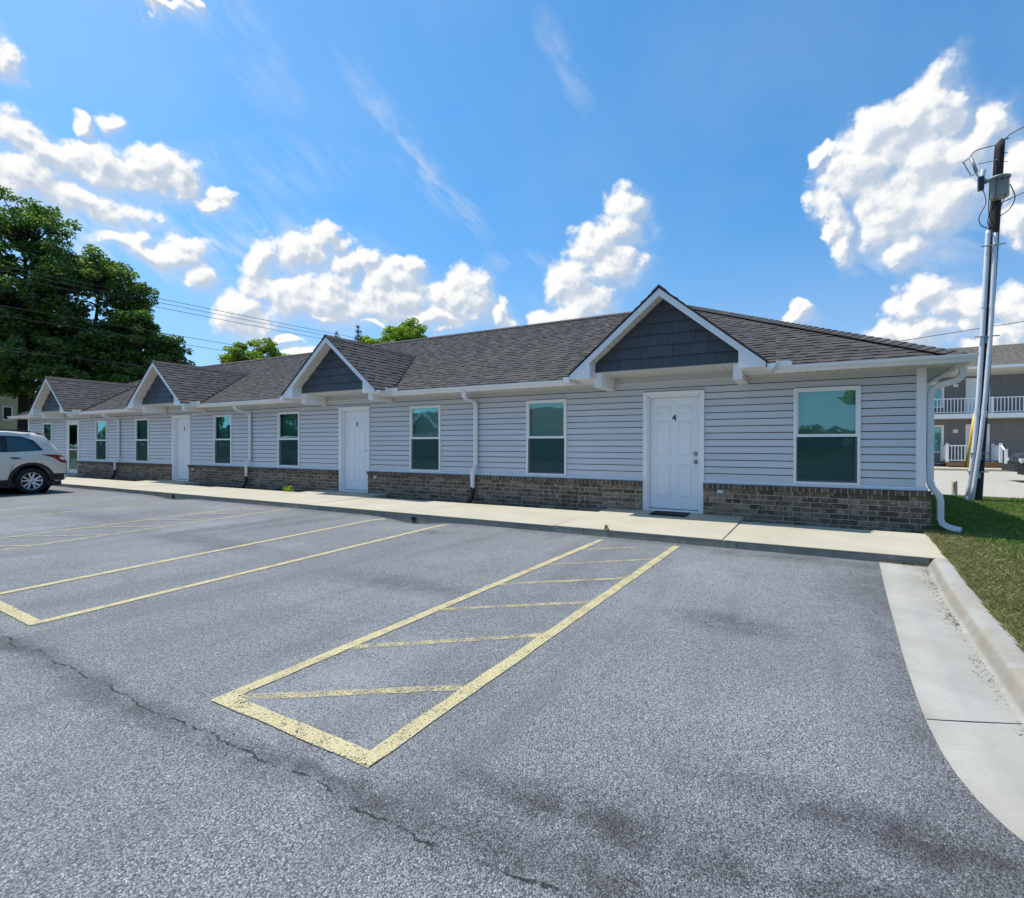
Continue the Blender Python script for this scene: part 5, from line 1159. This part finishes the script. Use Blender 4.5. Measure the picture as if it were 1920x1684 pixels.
side_patch(suv, sx_, [(.54, 1.16), (.72, 1.43), (.97, 1.53), (2.06, 1.575), (2.66, 1.51), (3.06, 1.06), (2.3, 1.085), (.86, 1.135)], M['cladding'], 'window_surround', .003)
side_patch(suv, sx_, [(.045, .86), (.10, .99), (.28, 1.045), (.62, 1.05), (.34, .96), (.16, .82), (.05, .80)], M['tail'], 'tail_lamp', .012); side_patch(suv, sx_, [(.07, .93), (.13, .985), (.22, .97), (.18, .91), (.10, .89)], M['clearlamp'], 'reversing_lamp', .02)
side_patch(suv, sx_, [(1.02, .965), (1.22, .985), (1.24, .965), (1.14, .935), (1.04, .945)], M['cladding'], 'door_handle', .03)
side_patch(suv, sx_, [(.0, .50), (.07, .52), (.46, .54), (.42, .36), (.10, .34), (.0, .40)], M['cladding'], 'bumper_cladding', .008); side_patch(suv, sx_, [(1.20, .40), (3.08, .38), (3.08, .29), (1.20, .29)], M['cladding'], 'sill_cladding', .008)
for s_ in (1, -1):
    for tw in (.80, 3.49):
        g = MB(); g.smooth = True; v = []
        for i in range(25):
            a = math.radians(-14+208*i/24); 
            for rr, ox_ in ((.425, .004), (.435, .014), (.485, .014), (.495, .0)):
                t, z = tw-math.cos(a)*rr, .345+math.sin(a)*rr; v.append((s_*(sx_(t, max(z, .33))+ox_), -t, z))
        g.poly(v, [(4*i+j, 4*i+4+j, 4*i+5+j, 4*i+1+j) for i in range(24) for j in range(3)]); g.build('wheel_arch', M['cladding'], suv)
        g = MB(); g.smooth = True; g.lathe([(.44, s_*.905), (.44, s_*.55), (.0, s_*.55)], (0, -tw, .36), 'x', 28); g.build('wheel_well', M['black'], suv)
        wheel(suv, s_*.80, -tw, .345, s_)
    for pts in ([(1.30, .33), (1.20, .75), (1.10, .9), (1.33, 1.12)], [(2.13, .33), (2.15, .7), (2.13, 1.08)], [(.43, .86), (.62, .80), (.78, .84)]):
        g = MB(); g.tube([(s_*(sx_(t, z)+.0005), -t, z) for t, z in pts], .0045, 5); g.build('door_seam', M['black'], suv)
    g = MB(); g.tube([(s_*.62, -.75, 1.66), (s_*.62, -.9, 1.695), (s_*.62, -2.2, 1.70), (s_*.62, -2.4, 1.665)], .016, 6); g.build('roof_rail', M['black'], suv)
g = MB(); g.poly([(-.60, -.12, 1.14), (.60, -.12, 1.14), (.56, -.40, 1.52), (-.56, -.40, 1.52)], [(0, 1, 2, 3)]); g.v = [(x, y+.018, z+.01) for x, y, z in g.v]; g.build('rear_window', M['glass_dark'], suv)
g = MB(); g.poly([(-.64, -.36, 1.585), (.64, -.36, 1.585), (.62, -.62, 1.645), (-.62, -.62, 1.645), (-.64, -.36, 1.56), (.64, -.36, 1.56)], [(0, 1, 2, 3), (0, 4, 5, 1)]); g.build('spoiler', M['carpaint'], suv)
g = MB(); g.box(-.86, .86, -4.3, -.15, .20, .34); g.build('underbody', M['black'], suv)
g = MB(); g.box(-.78, .78, -3.6, -1.0, .36, .9); g.build('cabin_floor', M['black'], suv)
# dark pickup at the right edge
trk = thing('parked_truck', 'black pickup truck cut off by the right edge near the porch', 'truck', (6.50, 17.6, -.01), math.pi/2)
tk = [(0, .45, .70, .78, .80, .80, .74), (.05, .40, .86, .95, .90, .88, .80), (.2, .36, .95, 1.10, .98, .93, .84), (1.2, .36, 1.05, 1.20, 1.0, .95, .86), (1.5, .36, 1.08, 1.30, 1.0, .96, .84), (2.1, .36, 1.15, 1.86, 1.0, .96, .72), (3.9, .36, 1.18, 1.90, 1.0, .96, .72), (4.15, .36, 1.18, 1.80, 1.0, .96, .74), (4.2, .36, 1.15, 1.20, 1.0, .96, .9), (5.8, .36, 1.15, 1.20, 1.0, .96, .9), (5.85, .5, 1.1, 1.12, .95, .93, .88)]
body, sxt, att = vehicle(trk, tk, 1., (1.0, 4.7), .40, M['truckpaint'], None)
for s_ in (1, -1):
    for tw in (1.0, 4.7): wheel(trk, s_*.86, -tw, .40, s_, 6)
    g = MB(); g.bbox(-.01, .01, 0, .1, 0, .1); 
    g = MB(); xa, xb = sorted((s_*.60, s_*.90)); g.box(xa, xb, -.22, .00, .72, .90); hl = g.build('headlight', M['clearlamp'], trk)
    g = MB(); xa, xb = sorted((s_*.62, s_*.88)); g.box(xa, xb, -.02, .12, .48, .58); g.build('fog_lamp', M['clearlamp'], trk)
g = MB(); g.smooth = False; g.prism([(-1.0, -.05), (-.85, .16), (.85, .16), (1.0, -.05)], .40, .66, 'z'); g.build('front_bumper', M['cladding'], trk)
side_patch(trk, sxt, [(1.9, 1.22), (2.9, 1.24), (2.9, 1.75), (2.2, 1.74)], M['glass_dark'], 'front_window'); side_patch(trk, sxt, [(3.0, 1.24), (4.0, 1.24), (4.0, 1.72), (3.0, 1.75)], M['glass_dark'], 'rear_window')
g = MB(); g.box(-.80, .80, -5.6, -.3, .25, .45); g.build('underbody', M['black'], trk)

# ================================================================== house at the far left, building across the lot (seen in the window glass)
h = thing('green_house', 'pale green sided house half hidden behind the dark trees at left', 'house', (-57.5, 7.0, 0))
g = MB(); g.box(-8, 0, -9, 2.2, 2.45, 5.4); g.prism([(-9, 5.4), (2.2, 5.4), (-3.4, 8.0)], -8, 0, 'x'); g.build('wall', M['cream'], h)
g = MB()
for i in range(18): g.prism([(0.0, 2.45+.16*i), (.03, 2.45+.16*i), (.008, 2.61+.16*i), (.0, 2.61+.16*i)], -9, 2.2, 'y')
g.build('siding', M['cream'], h, kind='stuff')
g = MB(); g.box(-7.9, -.05, -8.9, 2.15, 0, 2.44); g.build('foundation', M['greyfar'], h)
for yy_ in (.1, -1.0, -3.6): 
    g = MB(); g.box(0.0, .06, yy_-.22, yy_+.42, 3.30, 4.45); wf = g.build('window', M['white'], h); box_obj('pane', M['dark_gap'], wf, .06, .07, yy_-.14, yy_+.34, 3.4, 4.36)
for s_ in (1, -1):
    g = MB(); v = [(-8.3, -3.4+s_*5.9, 5.12), (.35, -3.4+s_*5.9, 5.12), (.35, -3.4, 8.1), (-8.3, -3.4, 8.1)]; g.poly(v+[low(p, .12) for p in v], [(0, 1, 2, 3), (7, 6, 5, 4), (0, 4, 5, 1), (1, 5, 6, 2), (3, 7, 4, 0)]); g.build('roof', M['shingle_tan'], h)
ob2 = thing('opposite_building', 'pale gabled building across the parking lot mirrored in the window glass', 'building', (-31, -30, 0))
g = MB(); g.box(-16, 20, -8, 0, 0, 2.6); g.build('wall', M['siding'], ob2)
g = MB(); v = [(-16.5, .5, 2.6), (20.5, .5, 2.6), (16, -4, 4.8), (-12, -4, 4.8), (20.5, -8.5, 2.6), (-16.5, -8.5, 2.6)]; g.poly(v, [(0, 1, 2, 3), (1, 4, 2), (3, 2, 4, 5), (0, 3, 5)]); g.build('roof', M['shingle'], ob2)
for xx in (-1.2, 8, -9.5):
    g = MB(); g.prism([(xx-2.2, 2.6), (xx+2.2, 2.6), (xx, 4.5)], -3, .7, 'y'); gb = g.build('gable', M['shake'], ob2)
    for s_ in (-1, 1): g = MB(); g.prism([(xx, 4.62), (xx+s_*2.45, 2.55), (xx+s_*2.2, 2.5), (xx, 4.34)], .70, .76, 'y'); g.build('rake_board', M['white'], gb)

# ================================================================== trees
def leafmesh(name, cent, rad, n, size, mt, seed, droop=.3, aspect=.45):
    """leaf sprays scattered through many clumps; every spray is a bent pair of small faces"""
    r = np.random.RandomState(seed); cent = np.array(cent); rad = np.array(rad); m_ = len(cent)
    w_ = rad[:, 0]*rad[:, 2]; idx = r.choice(m_, n, p=w_/w_.sum())
    d = r.normal(size=(n, 3)); d /= np.linalg.norm(d, axis=1)[:, None]; rr = r.rand(n)**.42
    p = cent[idx]+d*rad[idx]*rr[:, None]
    a = d+r.normal(size=(n, 3))*.8; a[:, 2] = a[:, 2]*.5-droop; a /= np.linalg.norm(a, axis=1)[:, None]
    b_ = np.cross(a, r.normal(size=(n, 3))); b_ /= np.linalg.norm(b_, axis=1)[:, None]; c = np.cross(a, b_)
    s = size*(.55+r.rand(n)*.9)[:, None]; w2 = s*aspect
    v = np.stack([p-a*s*.5, p+b_*w2*.5+c*s*.08, p+a*s*.5, p-b_*w2*.5+c*s*.08], 1).reshape(-1, 3)
    me = bpy.data.meshes.new(name); me.vertices.add(4*n); me.vertices.foreach_set('co', v.reshape(-1))
    lo = (np.array([[0, 1, 2], [0, 2, 3]])[None]+4*np.arange(n)[:, None, None]).reshape(-1)
    me.loops.add(len(lo)); me.loops.foreach_set('vertex_index', lo); me.polygons.add(2*n); me.polygons.foreach_set('loop_start', np.arange(2*n)*3); me.polygons.foreach_set('loop_total', np.full(2*n, 3)); me.update(calc_edges=True); me.materials.append(mt); return me
def tree(name, label, cat, loc, blobs, n, size, mt, seed, trunk=.3, clump=1.3, fork=.35, group=None, droop=.3):
    """blobs: list of (dx, dy, z, rx, ry, rz) big masses of the crown; each is filled with small clumps"""
    t = thing(name, label, cat, loc, 0, group); r = random.Random(seed); cent = []; rad = []; g = MB(); g.smooth = True
    zl = min(b_[2]-b_[5] for b_ in blobs); top = max(b_[2] for b_ in blobs); fz = zl+(top-zl)*fork
    tr0 = [Vector((0, 0, -.3)), Vector((r.uniform(-.1, .1), r.uniform(-.1, .1), fz*.5)), Vector((r.uniform(-.3, .3), r.uniform(-.3, .3), fz))]
    g.tube(tr0, [trunk, trunk*.82, trunk*.66], 9)
    for (dx, dy, z, rx, ry, rz) in blobs:
        c = Vector((dx, dy, z)); mid = tr0[-1].lerp(c, .5)+Vector((r.uniform(-.4, .4), r.uniform(-.4, .4), -.3)); g.tube([tr0[-1]-Vector((0, 0, .4)), mid, c], [trunk*.5, trunk*.33, trunk*.14], 7)
        k_ = max(6, int(rx*ry*rz/(clump**3)*4.5)+6)
        for _ in range(k_):
            v = Vector([r.gauss(0, 1) for _ in range(3)]).normalized()*(r.random()**.4); q = c+Vector((v.x*rx, v.y*ry, v.z*rz)); s = clump*r.uniform(.35, .85)
            cent.append(tuple(q)); rad.append((s, s, s*.55))
            if r.random() < .8: g.tube([c.lerp(mid, .3), c.lerp(q, .5)+Vector((0, 0, -.15)), q], [trunk*.16, trunk*.10, trunk*.04], 5, caps=False)
    g.build('trunk', M['bark'], t)
    me = leafmesh('crown', cent, rad, n, size, mt, seed, droop); o = inst('crown', me, t); return t
TG = 'large dark trees beyond the left end of the apartment row'
tree('tree', 'tallest dark tree at the left edge of the picture with feathery top', 'tree', (-45.8, 4.6, 0), [(0, 0, 15.6, 3.0, 3, 2.0), (-1.2, -2.2, 13.5, 2.6, 3, 2.2), (1.0, 2.3, 13.2, 2.6, 2.6, 1.8), (0, -1, 10.6, 3.4, 3.6, 2.4), (.8, 1.8, 8.2, 3.2, 3.4, 2.2), (0, -2, 5.9, 3.2, 3.4, 1.8)], 52000, .25, M['leaf_dark'], 21, .42, 1.05, .15, TG)
tree('tree', 'broad dark tree right of the tallest tree above the first gable', 'tree', (-42.4, 7.4, 0), [(0, .2, 12.8, 2.0, 1.7, 2.3), (.6, 1.7, 11.4, 1.9, 1.4, 2.0), (-.6, -2.2, 11.6, 2.0, 1.9, 2.0), (.2, 1.9, 9.2, 2.2, 1.5, 2.0), (0, -.6, 8.4, 2.8, 2.4, 2.1), (0, -2.4, 6.4, 3, 3, 1.9), (.4, 1.2, 5.6, 3, 2.4, 1.9)], 50000, .24, M['leaf_dark'], 22, .38, 1.0, .15, TG)
tree('tree', 'lower rounded tree between the second gable and the broad dark tree', 'tree', (-39.8, 8.6, 0), [(0, -.4, 8.7, 1.9, 1.7, 1.6), (.3, .8, 7.5, 1.8, 1.3, 1.9), (0, 0, 5.8, 2.4, 2.0, 2.2)], 25000, .22, M['leaf_dark'], 23, .25, .9, .2, TG)
tree('tree', 'wispy willow like tree with loose twigs just left of the second gable', 'tree', (-39.0, 10.6, 0), [(0, -.5, 8.1, .8, .9, 1.1), (.2, .2, 7.2, .8, .8, 1.2), (0, 0, 5.4, 1.0, .9, 1.4)], 4200, .24, M['leaf_mid'], 24, .10, .8, .3, TG, .5)
tree('tree', 'dark tree partly outside the left edge of the picture', 'tree', (-48.6, -2.2, 0), [(0, 0, 13.8, 3.2, 3.2, 2.6), (0, 2.5, 11, 3, 3, 2.5), (0, 1, 8, 3.6, 3.6, 2.6), (0, 2, 5.2, 3, 3.2, 1.8)], 40000, .30, M['leaf_dark'], 25, .4, 1.25, .15, TG)
tree('tree', 'low green tree behind the parked suv at the left edge', 'tree', (-50.2, 6.4, 0), [(0, 0, 8.6, 3.2, 3.4, 2.6), (0, 3.4, 8.0, 3, 3, 2.6), (0, -3, 7.4, 3, 3, 2.4)], 30000, .36, M['leaf_mid'], 26, .3, 1.3, .3, TG)
BG = 'bright green trees showing above the roof ridge'
tree('tree', 'bright green tree with a gap above the ridge between the second and third gables', 'tree', (-41.4, 18.3, 0), [(-.5, -1.5, 8.8, 1.4, 1.4, .9), (.2, .45, 9.8, 1.1, 1.0, .8), (.3, 2.0, 9.0, 1.1, 1.2, .8), (0, .3, 8.4, 2.2, 2.4, .9), (0, 0, 7.4, 2.2, 2.4, .9)], 15000, .24, M['leaf_bright'], 31, .2, .72, .5, BG)
tree('tree', 'rounded bright green tree top behind the ridge right of the third gable', 'tree', (-31.9, 26.1, 0), [(0, 0, 11.1, 1.9, 1.9, 1.35), (-1.2, -1.7, 10.2, 1.5, 1.5, 1.1), (1.2, 1.4, 10.2, 1.5, 1.5, .9), (0, 0, 9.2, 2.6, 2.8, 1.2)], 22000, .23, M['leaf_bright'], 32, .25, .8, .5, BG)
def conifer(label, loc, H, W, seed):
    t = thing('conifer', label, 'conifer', loc); g = MB(); g.smooth = True; g.tube([(0, 0, -.2), (0, 0, H*.6), (0, 0, H)], [.16, .09, .02], 7); g.build('trunk', M['bark'], t)
    cent = []; rad = []; r = random.Random(seed); z = H*.25
    while z < H-.1:
        R = W*(1-(z/H))*1.25+.12
        for i in range(6): a = r.uniform(0, 6.28); q = R*r.uniform(.4, 1.); cent.append((q*math.cos(a), q*math.sin(a), z-.15*q)); rad.append((R*.35+.08, R*.35+.08, .16))
        z += .32
    inst('crown', leafmesh('crown', cent, rad, 5200, .17, M['leaf_conifer'], seed, .1, .3), t)
conifer('dark pointed conifer tip just left of the rounded bright green tree', (-33.2, 22.1, 0), 11.3, 1.9, 41)
conifer('small conifer tip behind the ridge of the third gable', (-44.8, 30.2, 0), 13.7, 2.0, 42)
tree('tree', 'leafy tree across the parking lot mirrored in the right window glass', 'tree', (5.2, -36, 0), [(0, 0, 6.6, 2.6, 2.6, 2.2), (-1.6, 1, 5.2, 1.8, 1.8, 1.5), (1.8, 0, 5.0, 2, 2, 1.6)], 8000, .4, M['leaf_dark'], 51, .3, 1.1)
tree('tree', 'tall tree behind the opposite building mirrored in the unit 3 window', 'tree', (-40, -48, 0), [(0, 0, 8.0, 4, 3, 3.2), (4, 0, 6.5, 3, 3, 2.2)], 8000, .5, M['leaf_dark'], 52, .3, 1.4)
tree('tree', 'tree left of the opposite building mirrored in the window glass', 'tree', (-62, -40, 0), [(0, 0, 8.5, 5, 4, 3.8), (5, 0, 6.5, 4, 3, 3)], 8000, .5, M['leaf_dark'], 53, .3, 1.5)

def treeline():  # unseen trees added to keep bright sky out of the window reflections
    r = random.Random(77); cent = []; rad = []
    for (x0, y0, x1, y1, h) in ((-230, -40, -120, -95, 17), (-120, -95, -20, -118, 10.0), (-20, -118, 110, -105, 5.5), (110, -105, 200, -20, 10), (-230, -40, -240, 60, 15)):
        L = math.hypot(x1-x0, y1-y0); n = int(L/3.2)
        for i in range(n):
            t = (i+r.random())/n; hh = h*r.uniform(.75, 1.12)
            for q in (.28, .62, .88): cent.append((x0+(x1-x0)*t+r.gauss(0, 1.5), y0+(y1-y0)*t+r.gauss(0, 2), hh*q)); w_ = (2.8, 2.6, 1.7)[int(q*3)]; rad.append((w_, w_, hh*.2))
    o = inst('added_reflection_treeline', leafmesh('treeline', cent, rad, 60000, 1.3, M['leaf_mid'], 78, .2, .6), None); o['kind'] = 'stuff'
treeline()

# weeds
def weed(label, loc, n, R, H, size, seed):
    t = thing('weed', label, 'weed', loc); r = random.Random(seed); cent = []; rad = []; g = MB()
    for i in range(n): a = r.uniform(0, 6.28); q = R*r.random()**.6; z = H*r.uniform(.3, 1)*(1-.4*q/R); cent.append((q*math.cos(a), q*math.sin(a)*.6, z)); rad.append((R*.3, R*.3, H*.2)); g.tube([(0, 0, 0), (q*math.cos(a)*.4, q*math.sin(a)*.3, z*.6), cent[-1]], .0025, 4)
    g.build('stem', M['leaf_mid'], t); inst('foliage', leafmesh('foliage', cent, rad, n*16, size, M['leaf_bright'], seed, .0, .4), t)
weed('leafy green weed on the mulch left of door 3', (-12.05, -.62, .05), 14, .19, .24, .05, 61)
weed('tiny green weed growing from the front edge of the sidewalk left of door 4', (-2.66, -2.44, .09), 6, .045, .085, .03, 62)
weed('small low weed in the mulch right of door 3', (-8.75, -.42, .05), 7, .08, .14, .035, 63)
weed('small weed against the bricks right of the leafy weed', (-11.55, -.3, .05), 5, .06, .16, .03, 64)
